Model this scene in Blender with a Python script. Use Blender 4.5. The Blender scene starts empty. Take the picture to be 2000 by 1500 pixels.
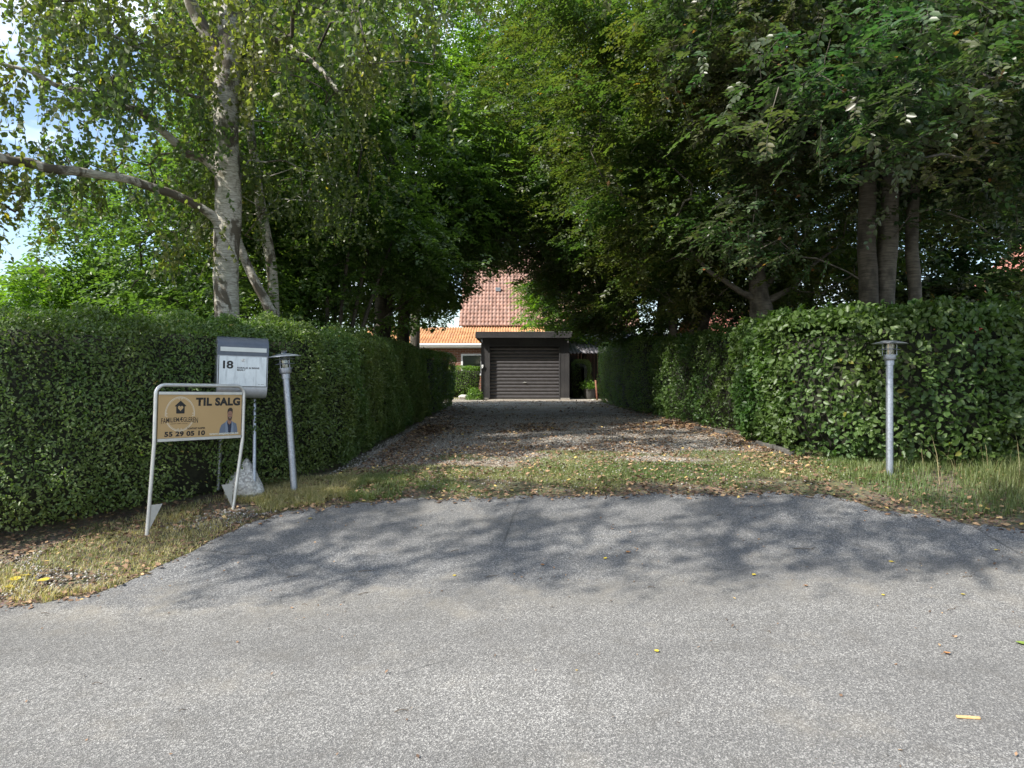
import bpy, bmesh, math, random
import numpy as np
from mathutils import Vector, Matrix

# ------------------------------------------------------------------ camera, sky, sun, exposure
scene = bpy.context.scene
col = scene.collection
CAMZ, F, CX, CY = 1.45, 1333.0, 1000.0, 730.0      # focal length and horizon in photo pixels (2000 x 1500)
cam_d = bpy.data.cameras.new("camera"); cam = bpy.data.objects.new("camera", cam_d); col.objects.link(cam)
cam.location = (0, 0, CAMZ); cam.rotation_euler = (math.radians(90), 0, 0)
cam_d.sensor_width = 36.0; cam_d.lens = 36.0 * F / 2000.0
cam_d.shift_y = -(750.0 - CY) / 2000.0
cam_d.clip_start = 0.05; cam_d.clip_end = 2000
scene.camera = cam

SUN = Vector((-1.0, -0.62, 1.15)).normalized()     # towards the sun
w = bpy.data.worlds.new("World"); scene.world = w; w.use_nodes = True
nt = w.node_tree; nt.nodes.clear()
out = nt.nodes.new("ShaderNodeOutputWorld"); bg = nt.nodes.new("ShaderNodeBackground")
sky = nt.nodes.new("ShaderNodeTexSky"); sky.sky_type = 'NISHITA'; sky.sun_disc = False
sky.sun_elevation = math.asin(SUN.z); sky.sun_rotation = math.atan2(SUN.x, SUN.y)
sky.air_density = 1.0; sky.dust_density = 1.0
tc = nt.nodes.new("ShaderNodeTexCoord"); mp = nt.nodes.new("ShaderNodeMapping"); mp.inputs['Scale'].default_value = (1, 1, 2.6)
nz = nt.nodes.new("ShaderNodeTexNoise"); nz.inputs['Scale'].default_value = 2.3; nz.inputs['Detail'].default_value = 7
rp = nt.nodes.new("ShaderNodeValToRGB"); rp.color_ramp.elements[0].position = .50; rp.color_ramp.elements[1].position = .66
mx = nt.nodes.new("ShaderNodeMixRGB"); mx.inputs[2].default_value = (9.5, 10, 10.6, 1)
L = nt.links.new
L(tc.outputs['Generated'], mp.inputs[0]); L(mp.outputs[0], nz.inputs['Vector']); L(nz.outputs[0], rp.inputs[0])
L(rp.outputs[0], mx.inputs[0]); L(sky.outputs[0], mx.inputs[1]); L(mx.outputs[0], bg.inputs[0])
bg.inputs[1].default_value = 0.15; L(bg.outputs[0], out.inputs[0])
sl = bpy.data.lights.new("sun", 'SUN'); sl.energy = 5.0; sl.angle = math.radians(0.55); sl.color = (1.0, 0.95, 0.87)
so = bpy.data.objects.new("sun", sl); col.objects.link(so); so.rotation_euler = SUN.to_track_quat('Z', 'Y').to_euler()
scene.view_settings.view_transform = 'Standard'; scene.view_settings.look = 'None'
scene.view_settings.exposure = 0.82; scene.view_settings.gamma = 1.0
cy = scene.cycles
cy.max_bounces = 7; cy.diffuse_bounces = 4; cy.glossy_bounces = 2; cy.transmission_bounces = 5; cy.transparent_max_bounces = 6
cy.use_denoising = True; cy.denoising_prefilter = 'ACCURATE'; cy.denoising_input_passes = 'RGB_ALBEDO_NORMAL'
cy.caustics_reflective = False; cy.caustics_refractive = False

rng = np.random.default_rng(18)
random.seed(18)

# ------------------------------------------------------------------ terrain
PY = [-60, 0, 2.6, 3.5, 4.3, 4.8, 5.2, 5.6, 6.05, 6.4, 7.0, 8.0, 10, 25, 60, 400]
PZ = [-.3, -.07, -.05, -.04, -.01, .05, .13, .235, .345, .41, .46, .485, .49, .50, .5, .5]
_fy = np.linspace(-60, 60, 4801); _fz = np.interp(_fy, PY, PZ)
_k = np.exp(-np.linspace(-2, 2, 21) ** 2); _k /= _k.sum()
_fz = np.convolve(np.pad(_fz, 10, 'edge'), _k, 'valid')
def H(x, y):
    x = np.asarray(x, float); y = np.asarray(y, float)
    fade = np.clip(1 - (y - 9) / 8, 0, 1)
    return np.interp(y, _fy, _fz) + .03 * np.clip(x, -9, 7) * fade
def ray(px, py, dz=0.0):                            # pixel of the photo -> point of the terrain
    kx = (px - CX) / F; kz = (py - CY) / F
    ys = np.linspace(1.5, 80, 6000)
    d = CAMZ - kz * ys - (H(kx * ys, ys) + dz)
    i = int(np.argmax(d < 0)) if (d < 0).any() else len(ys) - 1
    y = ys[i]; return Vector((kx * y, y, float(H(kx * y, y))))
def P3(px, py, y): return Vector(((px - CX) / F * y, y, CAMZ - (py - CY) / F * y))

def sn(P, f, seed=0):                               # cheap smooth noise, about -1..1
    P = np.asarray(P, float); r = np.random.default_rng(seed); v = 0
    for k in range(5):
        d = r.normal(size=P.shape[-1]); d /= np.linalg.norm(d)
        v = v + np.sin((P @ d) * f * (1 + .45 * k) + r.uniform(0, 6.28)) / (1 + .3 * k)
    return v / 2.2

# ------------------------------------------------------------------ object helpers
def tag(o, label=None, cat=None, group=None, kind=None):
    if label: o['label'] = label
    if cat: o['category'] = cat
    if group: o['group'] = group
    if kind: o['kind'] = kind
    return o
def thing(name, label, cat, loc=(0, 0, 0), rot=(0, 0, 0), group=None):
    o = bpy.data.objects.new(name, None); col.objects.link(o); o.location = loc; o.rotation_euler = rot
    o.empty_display_size = .1
    return tag(o, label, cat, group)
def link(name, me, parent=None):
    o = bpy.data.objects.new(name, me); col.objects.link(o)
    if parent is not None: o.parent = parent
    return o
class MB:
    def __init__(s): s.v = []; s.f = []
    def add(s, V, Fc):
        n = len(s.v); s.v += [tuple(v) for v in V]; s.f += [tuple(i + n for i in f) for f in Fc]; return s
    def box(s, x0, x1, y0, y1, z0, z1, M=None):
        V = [Vector(p) for p in ((x0, y0, z0), (x1, y0, z0), (x1, y1, z0), (x0, y1, z0), (x0, y0, z1), (x1, y0, z1), (x1, y1, z1), (x0, y1, z1))]
        if M is not None: V = [M @ v for v in V]
        return s.add(V, [(0, 3, 2, 1), (4, 5, 6, 7), (0, 1, 5, 4), (1, 2, 6, 5), (2, 3, 7, 6), (3, 0, 4, 7)])
    def lathe(s, prof, seg=28, M=None, cap=True):
        V = []; Fc = []
        for r, z in prof:
            for k in range(seg):
                a = 2 * math.pi * k / seg; p = Vector((r * math.cos(a), r * math.sin(a), z)); V.append(M @ p if M is not None else p)
        for i in range(len(prof) - 1):
            for k in range(seg):
                k2 = (k + 1) % seg; Fc.append((i * seg + k, i * seg + k2, (i + 1) * seg + k2, (i + 1) * seg + k))
        if cap:
            Fc.append(tuple(range(seg - 1, -1, -1))); n = (len(prof) - 1) * seg; Fc.append(tuple(range(n, n + seg)))
        return s.add(V, Fc)
    def tube(s, pts, rad, seg=8, cap=True, wob=0.0):
        pts = [Vector(p) for p in pts]; n = len(pts)
        if not hasattr(rad, '__len__'): rad = [rad] * n
        V = []; Fc = []; up = None
        for i, p in enumerate(pts):
            t = (pts[min(i + 1, n - 1)] - pts[max(i - 1, 0)])
            t = t.normalized() if t.length > 1e-9 else Vector((0, 0, 1))
            if up is None: up = t.orthogonal().normalized()
            up = (up - t * up.dot(t)); up = up.normalized() if up.length > 1e-6 else t.orthogonal().normalized()
            b = t.cross(up)
            for k in range(seg):
                a = 2 * math.pi * k / seg; r = rad[i]
                if wob: r *= 1 + wob * (math.sin(3 * a + i * .23) * .5 + math.sin(2 * a - i * .41) * .5 + random.uniform(-.25, .25))
                V.append(p + up * (r * math.cos(a)) + b * (r * math.sin(a)))
        for i in range(n - 1):
            for k in range(seg):
                k2 = (k + 1) % seg; Fc.append((i * seg + k, i * seg + k2, (i + 1) * seg + k2, (i + 1) * seg + k))
        if cap: Fc.append(tuple(range(seg - 1, -1, -1))); Fc.append(tuple(range((n - 1) * seg, n * seg)))
        return s.add(V, Fc)
    def prism(s, poly, y0, y1):                     # polygon in xz, extruded in y
        n = len(poly); V = [(x, y0, z) for x, z in poly] + [(x, y1, z) for x, z in poly]
        Fc = [tuple(range(n)), tuple(range(2 * n - 1, n - 1, -1))] + [(i, i + n, (i + 1) % n + n, (i + 1) % n) for i in range(n)]
        return s.add(V, Fc)
    def build(s, name, mat, parent=None, origin=None, smooth=False, bevel=0, auto=None):
        V = s.v
        if origin is not None: V = [(a - origin[0], b - origin[1], c - origin[2]) for a, b, c in V]
        me = bpy.data.meshes.new(name); me.from_pydata(V, [], s.f); me.update()
        bm = bmesh.new(); bm.from_mesh(me); bmesh.ops.recalc_face_normals(bm, faces=bm.faces)
        if bevel:
            es = [e for e in bm.edges if len(e.link_faces) == 2 and e.calc_face_angle(0) > .6]
            bmesh.ops.bevel(bm, geom=es, offset=bevel, segments=2, affect='EDGES', profile=.6)
        bm.to_mesh(me); bm.free()
        if mat: me.materials.append(mat)
        if smooth or auto:
            me.polygons.foreach_set('use_smooth', [True] * len(me.polygons))
            if auto: me.set_sharp_from_angle(angle=math.radians(auto))
        return link(name, me, parent)

def np_mesh(name, V, Fc, mat, parent=None, attr=None, origin=None, smooth=False):
    V = np.asarray(V, np.float32).reshape(-1, 3); Fc = np.asarray(Fc, np.int32)
    if origin is not None: V = V - np.array(origin, np.float32)
    k = Fc.shape[1]; me = bpy.data.meshes.new(name)
    me.vertices.add(len(V)); me.vertices.foreach_set('co', V.ravel())
    me.loops.add(Fc.size); me.loops.foreach_set('vertex_index', Fc.ravel())
    me.polygons.add(len(Fc)); me.polygons.foreach_set('loop_start', np.arange(0, Fc.size, k, dtype=np.int32))
    if smooth: me.polygons.foreach_set('use_smooth', np.ones(len(Fc), bool))
    me.update(calc_edges=True)
    if attr is not None:
        a = me.attributes.new('rnd', 'FLOAT', 'FACE'); a.data.foreach_set('value', np.asarray(attr, np.float32))
    if mat: me.materials.append(mat)
    return link(name, me, parent)

# ------------------------------------------------------------------ materials
class NT:
    def __init__(s, name):
        s.m = bpy.data.materials.new(name); s.m.use_nodes = True; s.t = s.m.node_tree
        s.b = s.t.nodes['Principled BSDF']; s.o = s.t.nodes['Material Output']
    def n(s, k, **kw):
        x = s.t.nodes.new(k)
        for a, v in kw.items():
            if a.startswith('i_'): x.inputs[a[2:].replace('_', ' ')].default_value = v
            else: setattr(x, a, v)
        return x
    def l(s, a, b): s.t.links.new(a, b)
    def co(s, scale=(1, 1, 1), kind='Object', rot=(0, 0, 0)):
        t = s.n('ShaderNodeTexCoord'); m = s.n('ShaderNodeMapping'); m.inputs['Scale'].default_value = scale; m.inputs['Rotation'].default_value = rot
        s.l(t.outputs[kind], m.inputs[0]); return m.outputs[0]
    def wco(s, scale=(1, 1, 1)):
        t = s.n('ShaderNodeNewGeometry'); m = s.n('ShaderNodeMapping'); m.inputs['Scale'].default_value = scale
        s.l(t.outputs['Position'], m.inputs[0]); return m.outputs[0]
    def noise(s, v, scale, detail=4, rough=.55, dist=0):
        x = s.n('ShaderNodeTexNoise'); x.inputs['Scale'].default_value = scale; x.inputs['Detail'].default_value = detail
        x.inputs['Roughness'].default_value = rough; x.inputs['Distortion'].default_value = dist; s.l(v, x.inputs['Vector']); return x.outputs[0]
    def vor(s, v, scale, feat='F1', outp='Distance', rnd=1.0):
        x = s.n('ShaderNodeTexVoronoi'); x.feature = feat; x.inputs['Scale'].default_value = scale; x.inputs['Randomness'].default_value = rnd
        s.l(v, x.inputs['Vector']); return x.outputs[outp]
    def ramp(s, v, stops, interp='LINEAR'):
        r = s.n('ShaderNodeValToRGB'); e = r.color_ramp.elements; r.color_ramp.interpolation = interp
        while len(e) < len(stops): e.new(.5)
        for i, (p, c) in enumerate(stops):
            e[i].position = p; e[i].color = (c, c, c, 1) if not hasattr(c, '__len__') else (*c, 1)
        s.l(v, r.inputs[0]); return r.outputs[0]
    def mix(s, f, a, b, bt='MIX'):
        x = s.n('ShaderNodeMixRGB'); x.blend_type = bt
        for i, v in enumerate((f, a, b)):
            if hasattr(v, 'is_linked') or isinstance(v, bpy.types.NodeSocket): s.l(v, x.inputs[i])
            else: x.inputs[i].default_value = v if i == 0 else (*v, 1)
        return x.outputs[0]
    def math(s, op, a, b=0.0, c=None):
        x = s.n('ShaderNodeMath', operation=op)
        for i, v in enumerate((a, b) if c is None else (a, b, c)):
            if isinstance(v, bpy.types.NodeSocket): s.l(v, x.inputs[i])
            else: x.inputs[i].default_value = v
        return x.outputs[0]
    def bump(s, h, strength=.3, dist=.01, normal=None):
        b = s.n('ShaderNodeBump'); b.inputs['Strength'].default_value = strength; b.inputs['Distance'].default_value = dist
        s.l(h, b.inputs['Height'])
        if normal is not None: s.l(normal, b.inputs['Normal'])
        s.l(b.outputs[0], s.b.inputs['Normal']); return b.outputs[0]
    def col(s, c): s.l(c, s.b.inputs['Base Color']) if isinstance(c, bpy.types.NodeSocket) else setattr(s.b.inputs['Base Color'], 'default_value', (*c, 1))
    def set(s, **kw):
        for k, v in kw.items():
            k = k.replace('_', ' ')
            if isinstance(v, bpy.types.NodeSocket): s.l(v, s.b.inputs[k])
            else: s.b.inputs[k].default_value = v
        return s

def leaf_mat(name, stops, trans, tmix=.4, rough=.42, spec=.5):
    m = NT(name)
    a = m.n('ShaderNodeAttribute', attribute_name='rnd')
    c = m.ramp(a.outputs['Fac'], stops)
    nn = m.noise(m.wco(), .9, 2)
    c = m.mix(m.ramp(nn, [(.35, 0.0), (.7, .35)]), c, tuple(x * .6 for x in stops[-1][1]))
    m.col(c); m.set(Roughness=rough); m.b.inputs['Specular IOR Level'].default_value = spec
    t = m.n('ShaderNodeBsdfTranslucent')
    tcx = m.mix(1.0, c, trans, 'MULTIPLY'); m.l(tcx, t.inputs[0])
    ms = m.n('ShaderNodeMixShader'); ms.inputs[0].default_value = tmix
    m.l(m.b.outputs[0], ms.inputs[1]); m.l(t.outputs[0], ms.inputs[2]); m.l(ms.outputs[0], m.o.inputs[0])
    return m.m
def plain(name, c, rough=.6, metal=0, spec=.5, nscale=0, namp=.2, bump=0):
    m = NT(name)
    if nscale:
        n = m.noise(m.co(), nscale, 5)
        m.col(m.mix(m.ramp(n, [(.3, 0), (.7, 1)]), tuple(x * (1 - namp) for x in c), tuple(min(1, x * (1 + namp)) for x in c)))
        if bump: m.bump(n, bump, .005)
    else: m.col(c)
    m.set(Roughness=rough, Metallic=metal); m.b.inputs['Specular IOR Level'].default_value = spec
    return m.m

M = {}
M['beech'] = leaf_mat('beech_leaf', [(0, (.028, .058, .020)), (.5, (.048, .092, .030)), (.85, (.085, .145, .045)), (.99, (.10, .18, .04)), (1, (.30, .15, .04))], (2.0, 2.4, .8), .42, .42, .5)
M['copse'] = leaf_mat('dark_beech_leaf', [(0, (.022, .050, .022)), (.5, (.036, .076, .032)), (.9, (.060, .112, .044)), (.99, (.09, .15, .05)), (1, (.30, .13, .05))], (1.7, 2.4, 1.0), .34, .38, .55)
M['maple'] = leaf_mat('maple_leaf', [(0, (.034, .068, .020)), (.6, (.064, .115, .034)), (1, (.14, .21, .05))], (2.4, 2.6, .9), .45, .42, .5)
M['birch'] = leaf_mat('birch_leaf', [(0, (.035, .065, .028)), (.6, (.065, .105, .042)), (.97, (.11, .15, .055)), (1, (.4, .3, .06))], (2.4, 2.8, .9), .45, .42, .5)
M['bright'] = leaf_mat('shrub_leaf', [(0, (.06, .13, .02)), (.6, (.11, .20, .03)), (1, (.17, .27, .05))], (2.2, 2.4, .6), .42)
M['privet'] = leaf_mat('privet_leaf', [(0, (.055, .105, .026)), (.6, (.095, .16, .042)), (.97, (.18, .24, .08)), (1, (.25, .2, .05))], (1.8, 2.3, .7), .30, .42, .45)
M['hornbeam'] = leaf_mat('hornbeam_leaf', [(0, (.034, .078, .020)), (.6, (.055, .11, .030)), (.96, (.10, .165, .05)), (1, (.2, .2, .04))], (1.8, 2.3, .7), .30, .45, .4)
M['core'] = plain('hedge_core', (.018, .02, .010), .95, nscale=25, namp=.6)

def bark_birch():
    m = NT('birch_bark')
    v = m.co((1, 1, 6)); n1 = m.noise(v, 14, 6, .65); n2 = m.noise(m.co((1, 1, .7)), 4.5, 5, .6, .6); n3 = m.noise(m.co((1, 1, 14)), 9, 3)
    c = m.mix(m.ramp(n1, [(.35, 0), (.62, 1)]), (.19, .17, .14), (.50, .475, .41))
    c = m.mix(m.ramp(n3, [(.62, 0), (.68, .75)]), c, (.10, .08, .06))
    c = m.mix(m.ramp(n2, [(.49, 0), (.56, .95)]), c, (.075, .06, .04))
    c = m.mix(m.ramp(m.noise(m.co((1, 1, .5)), 3, 3), [(.55, 0), (.7, .4)]), c, (.10, .13, .05))
    m.col(c); m.set(Roughness=.85); m.bump(n2, .7, .02, m.bump(n1, .6, .006)); return m.m
def bark(name, a, b):
    m = NT(name); n1 = m.noise(m.co((1, 1, 9)), 7, 6, .6); n2 = m.noise(m.co((1, 1, .6)), 5, 4)
    c = m.mix(m.ramp(n1, [(.35, 0), (.65, 1)]), a, b)
    c = m.mix(m.ramp(n2, [(.5, 0), (.65, .8)]), c, tuple(x * .45 for x in a))
    m.col(c); m.set(Roughness=.9); m.bump(n1, .6, .01); return m.m
M['birchbark'] = bark_birch()
M['beechbark'] = bark('beech_bark', (.075, .067, .055), (.165, .148, .12))
M['darkbark'] = bark('dark_bark', (.05, .043, .033), (.11, .095, .075))

def metal(name, c, rough=.4, met=.85, amp=.15, sc=30):
    m = NT(name); n = m.noise(m.co(), sc, 5, .6); n2 = m.noise(m.co((1, 1, .2)), 9, 3)
    m.col(m.mix(m.ramp(n, [(.3, 0), (.7, 1)]), tuple(x * (1 - amp) for x in c), tuple(min(1, x * (1 + amp)) for x in c)))
    m.set(Metallic=met, Roughness=m.math('MULTIPLY_ADD', n2, .25, rough - .1)); m.bump(n, .06, .002); return m.m
M['galv'] = metal('galvanised_steel', (.38, .41, .46), .42, .8, .22, 55)
M['alu'] = metal('aluminium', (.62, .61, .58), .38, .75, .08)
M['boxgrey'] = metal('mailbox_grey', (.10, .115, .14), .4, .35, .12)
M['boxbody'] = metal('mailbox_steel', (.42, .44, .46), .4, .55, .12)

# ------------------------------------------------------------------ foliage primitives
def rot_frame(axis, nrm):
    a = axis / (np.linalg.norm(axis, axis=1, keepdims=True) + 1e-9)
    n = nrm - a * np.sum(nrm * a, 1, keepdims=True); n /= (np.linalg.norm(n, axis=1, keepdims=True) + 1e-9)
    return a, np.cross(n, a), n
def leaf_geo(P, axis, nrm, size, aspect=.6, hi=False, fold=.22, droop=.15):
    N = len(P); a, s, n = rot_frame(axis, nrm); sz = size[:, None]; hw = sz * aspect * .5
    if not hi:
        V = np.stack([P, P + a * sz * .45 + s * hw + n * sz * fold * .4, P + a * sz - n * sz * droop, P + a * sz * .45 - s * hw + n * sz * fold * .4], 1)
        i = np.arange(N)[:, None] * 4
        Fc = np.concatenate([i + [[0, 1, 2]], i + [[0, 2, 3]]], 1).reshape(-1, 3)
        return V.reshape(-1, 3), Fc, 2
    V = np.stack([P, P + a * sz * .25 + s * hw * .85 + n * sz * fold * .3, P + a * sz * .62 + s * hw * .9 + n * sz * (fold * .3 - droop * .3), P + a * sz - n * sz * droop,
                  P + a * sz * .62 - s * hw * .9 + n * sz * (fold * .3 - droop * .3), P + a * sz * .25 - s * hw * .85 + n * sz * fold * .3], 1)
    i = np.arange(N)[:, None] * 6
    Fc = np.concatenate([i + [[0, 1, 2, 3]], i + [[0, 3, 4, 5]]], 1).reshape(-1, 4)
    return V.reshape(-1, 3), Fc, 2
def leaves_obj(name, P, axis, nrm, size, mat, parent, origin, aspect=.6, hi=False, fold=.22, droop=.15, rnd=None):
    V, Fc, k = leaf_geo(P, axis, nrm, size, aspect, hi, fold, droop)
    if rnd is None: rnd = rng.random(len(P))
    return np_mesh(name, V, Fc, mat, parent, np.repeat(rnd, k), origin)

BX = [300, 600, 760, 800, 880, 900, 960, 1035, 1062, 1085, 1150, 1250, 1400]
BYv = [800, 700, 684, 660, 634, 585, 552, 560, 628, 650, 662, 684, 760]
def clearance(P, margin=0.0):                       # the crowns leave the drive and the view of the house open
    Y = np.maximum(P[:, 1], .5); px = CX + F * P[:, 0] / Y; py = CY - F * (P[:, 2] - CAMZ) / Y
    b = np.interp(px, BX, BYv) + 14 * sn(P, 3.0, 5)
    bad = (py > b - margin) & (Y < 24.5) & (px > 300) & (px < 1400) & (P[:, 1] > 3)
    under = P[:, 2] < 2.15
    return ~(bad | (under & (P[:, 1] < 26)))

def ell_pts(ells, n, hollow=.25, seed=0):
    r = np.random.default_rng(seed); vols = np.array([e[3] * e[4] * e[5] for e in ells]) ** .8
    idx = r.choice(len(ells), n, p=vols / vols.sum()); E = np.array([e[:6] for e in ells])[idx]
    d = r.normal(size=(n, 3)); d /= np.linalg.norm(d, axis=1, keepdims=True)
    rr = (hollow + (1 - hollow) * r.random(n)) ** (1 / 3)
    p = E[:, :3] + d * rr[:, None] * E[:, 3:6]
    return p + .25 * np.stack([sn(p, 2.2, 1), sn(p, 2.2, 2), sn(p, 2.2, 3)], 1)

def grow(trunks, pts, seed, tip=.004, expo=.42):
    """attach every clump to the nearest wood; returns tubes [(points, radii)] for the branches"""
    r = np.random.default_rng(seed); N = []; par = []; fixed = []
    for tr in trunks:                                # polylines of (x, y, z, r)
        tr = [np.array(q, float) for q in tr]; last = -1
        for a, b in zip(tr[:-1], tr[1:]):
            m = max(1, int(np.linalg.norm(b[:3] - a[:3]) / .35))
            for k in range(m):
                q = a + (b - a) * k / m; N.append(q[:3]); par.append(last); fixed.append(True); last = len(N) - 1
        N.append(tr[-1][:3]); par.append(last); fixed.append(True)
    nf = len(N); A = np.zeros((nf + len(pts) * 9 + 10, 3)); A[:nf] = N; cnt = nf
    paths = []
    d0 = np.array([np.min(np.linalg.norm(A[:nf] - p, axis=1)) for p in pts]); order = np.argsort(d0)
    for i in order:
        p = pts[i]; dv = p - A[:cnt]; d = np.linalg.norm(dv, axis=1) + .55 * np.maximum(0, -dv[:, 2]) + .25 * np.maximum(0, np.abs(dv[:, 2]) - .8 * np.hypot(dv[:, 0], dv[:, 1]))
        j = int(np.argmin(d)); q = A[j].copy(); dist = np.linalg.norm(p - q)
        m = int(min(8, max(2, dist / .3))); path = [j]
        bend = r.normal(size=3) * .09 * dist + np.array([0, 0, .10 * dist])
        for k in range(1, m + 1):
            t = k / m; x = q + (p - q) * t + bend * math.sin(math.pi * t) + r.normal(size=3) * .02 * (k < m)
            A[cnt] = x; par.append(path[-1]); path.append(cnt); cnt += 1
        paths.append(path)
    wgt = np.zeros(cnt)
    for pa in paths: wgt[pa[-1]] += 1
    for i in range(cnt - 1, -1, -1):
        if par[i] >= 0: wgt[par[i]] += wgt[i]
    rad = tip * np.maximum(wgt, 1) ** expo
    tubes = []
    for pa in paths:
        R = rad[pa].copy(); R[0] = min(R[0], R[1] * 1.15); tubes.append((A[pa], R))
    return tubes

def tube_mesh(tubes, seg=5):
    """fast numpy tubes"""
    Vs = []; Fs = []; n0 = 0
    ca = np.cos(np.arange(seg) * 2 * np.pi / seg); sa = np.sin(np.arange(seg) * 2 * np.pi / seg)
    for pts, R in tubes:
        t = np.gradient(pts, axis=0); t /= np.linalg.norm(t, axis=1, keepdims=True) + 1e-9
        ref = np.array([0, 0, 1.0]) if abs(t[0, 2]) < .8 else np.array([1.0, 0, 0])
        u = np.cross(t, ref); u /= np.linalg.norm(u, axis=1, keepdims=True) + 1e-9; b = np.cross(t, u)
        V = pts[:, None] + R[:, None, None] * (u[:, None] * ca[None, :, None] + b[:, None] * sa[None, :, None])
        m = len(pts); Vs.append(V.reshape(-1, 3))
        i = (np.arange(m - 1)[:, None] * seg); k = np.arange(seg)[None]; k2 = (k + 1) % seg
        Fs.append(np.stack([i + k, i + k2, i + seg + k2, i + seg + k], -1).reshape(-1, 4) + n0); n0 += m * seg
    return np.concatenate(Vs), np.concatenate(Fs)

def in_view(P, pad=160):
    Y = np.maximum(P[:, 1], .3); px = CX + F * P[:, 0] / Y; py = CY - F * (P[:, 2] - CAMZ) / Y
    return (px > -pad) & (px < 2000 + pad) & (py > -pad) & (P[:, 1] > 1)

def make_tree(name, label, cat, trunks, ells, n_clump, per, R, size, mat, barkm, style='beech', seed=1, group=None, hi=False, aspect=.62,
              clear=True, extra=None, seg=14, keep=None, thin=4, flat=.4, offv=.55, twigm=None, holes=2.3, offhole=-.35, vishole=.52):
    base = trunks[0][0][:3]; t = thing(name, label, cat, base, group=group)
    mb = MB()
    for tr in trunks:
        pts = [Vector(q[:3]) for q in tr]; rr = [q[3] for q in tr]; P_ = []; R_ = []
        for i in range(len(pts) - 1):                # Catmull-Rom
            p0, p1, p2, p3 = pts[max(i - 1, 0)], pts[i], pts[i + 1], pts[min(i + 2, len(pts) - 1)]; m = max(3, int((p2 - p1).length / .12))
            for k in range(m):
                u = k / m; P_.append(.5 * ((2 * p1) + (p2 - p0) * u + (2 * p0 - 5 * p1 + 4 * p2 - p3) * u * u + (3 * p1 - p0 - 3 * p2 + p3) * u ** 3)); R_.append(rr[i] * (1 - u) + rr[i + 1] * u)
        P_.append(pts[-1]); R_.append(rr[-1]); mb.tube(P_, R_, seg if tr is trunks[0] else 10, wob=.07)
    mb.build('trunk', barkm, t, base, smooth=True)
    pts = ell_pts(ells, n_clump, seed=seed)
    if extra is not None: pts = np.concatenate([pts, extra])
    if clear: pts = pts[clearance(pts, 12)]
    if keep is not None: pts = pts[keep(pts)]
    pts = pts[sn(pts, holes, 77) < np.where(in_view(pts) | (offv > .9), vishole, offhole)]
    tubes = grow(trunks, pts, seed)
    V, Fc = tube_mesh(tubes); np_mesh('branches', V, Fc, twigm or barkm, t, None, base, smooth=True)
    r = np.random.default_rng(seed + 50); LPS = 11
    vis = in_view(pts); Ps, Ss, As, Ns, Rn, tw = [], [], [], [], [], []
    ax0 = np.array(trunks[0])[:, :2].mean(0)
    for grp, f, sc in ((vis, 1.0, 1.0), (~vis, 1 / thin, math.sqrt(thin) * offv)):
        c = pts[grp]
        if not len(c): continue
        ns = max(1, int(round(per * f / LPS))); o = np.repeat(c, ns, 0); m = len(o); Rr = np.repeat(R * r.uniform(.6, 1.35, len(c)), ns)[:, None]
        outw = o[:, :2] - ax0; outw /= np.linalg.norm(outw, axis=1, keepdims=True) + 1e-6
        if style == 'birch':
            o = o + r.normal(size=(m, 3)) * Rr * [.55, .55, .5]; d = r.normal(size=(m, 3)) * .35 + [0, 0, -1]; ln = r.uniform(.22, .5, m) * sc; up = r.normal(size=(m, 3)); dr = 0
        else:
            o = o + r.normal(size=(m, 3)) * Rr * [.6, .6, .75 * flat]; d = r.normal(size=(m, 3)) * [.7, .7, .25]; d[:, :2] += outw * .55; d[:, 2] -= .18
            ln = size * sc * r.uniform(4.0, 7.5, m); up = r.normal(size=(m, 3)) * .33 + [0, 0, 1]; dr = .22
        d /= np.linalg.norm(d, axis=1, keepdims=True); sd = np.cross(up, d); sd /= np.linalg.norm(sd, axis=1, keepdims=True) + 1e-9; nn = np.cross(d, sd)
        t_ = np.tile((np.arange(LPS) + .5) / LPS, m); k = np.repeat(np.arange(m), LPS); sg = np.tile(np.where(np.arange(LPS) % 2, 1.0, -1.0), m)[:, None]
        P = o[k] + d[k] * (ln[k] * t_)[:, None] - np.array([0, 0, 1]) * (dr * ln[k] * t_ ** 2)[:, None] + r.normal(size=(m * LPS, 3)) * size * .12
        if style == 'birch': A = r.normal(size=P.shape) * .8 + [0, 0, -.7]; Nn = r.normal(size=P.shape)
        else: A = d[k] * .65 + sd[k] * sg * .8 + r.normal(size=P.shape) * .18; Nn = nn[k] + r.normal(size=P.shape) * .28
        S = size * sc * (1.0 if style == 'birch' else 1.2) * r.uniform(.75, 1.2, len(P)) * (.65 + .6 * np.sin(math.pi * np.clip(t_ * .9 + .1, 0, 1)))
        cl = np.repeat(np.repeat(r.random(len(c)), ns), LPS)
        Ps.append(P); Ss.append(S); As.append(A); Ns.append(Nn); Rn.append(.35 * r.random(len(P)) + .3 * cl + .35 * np.repeat(r.random(m), LPS))
        if hi and sc == 1.0:
            for q in range(m):
                e = o[q] + d[q] * ln[q] - np.array([0, 0, dr * ln[q]]); tw.append((np.stack([o[q], (o[q] + e) / 2 + np.array([0, 0, .02]), e]), np.array([.0028, .002, .001])))
    P_ = np.concatenate(Ps); S_ = np.concatenate(Ss); ax = np.concatenate(As); nr = np.concatenate(Ns); rnd = np.concatenate(Rn)
    if clear: k = clearance(P_); P_, S_, ax, nr, rnd = P_[k], S_[k], ax[k], nr[k], rnd[k]
    if tw: V, Fc = tube_mesh(tw, 3); np_mesh('twigs', V, Fc, M['darkbark'], t, None, base)
    n = len(P_); rnd = np.where(r.random(n) > .997, 1.0, np.clip(rnd, 0, .97))
    leaves_obj('crown', P_, ax, nr, S_, mat, t, base, aspect, hi, rnd=rnd)
    return t, n
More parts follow.
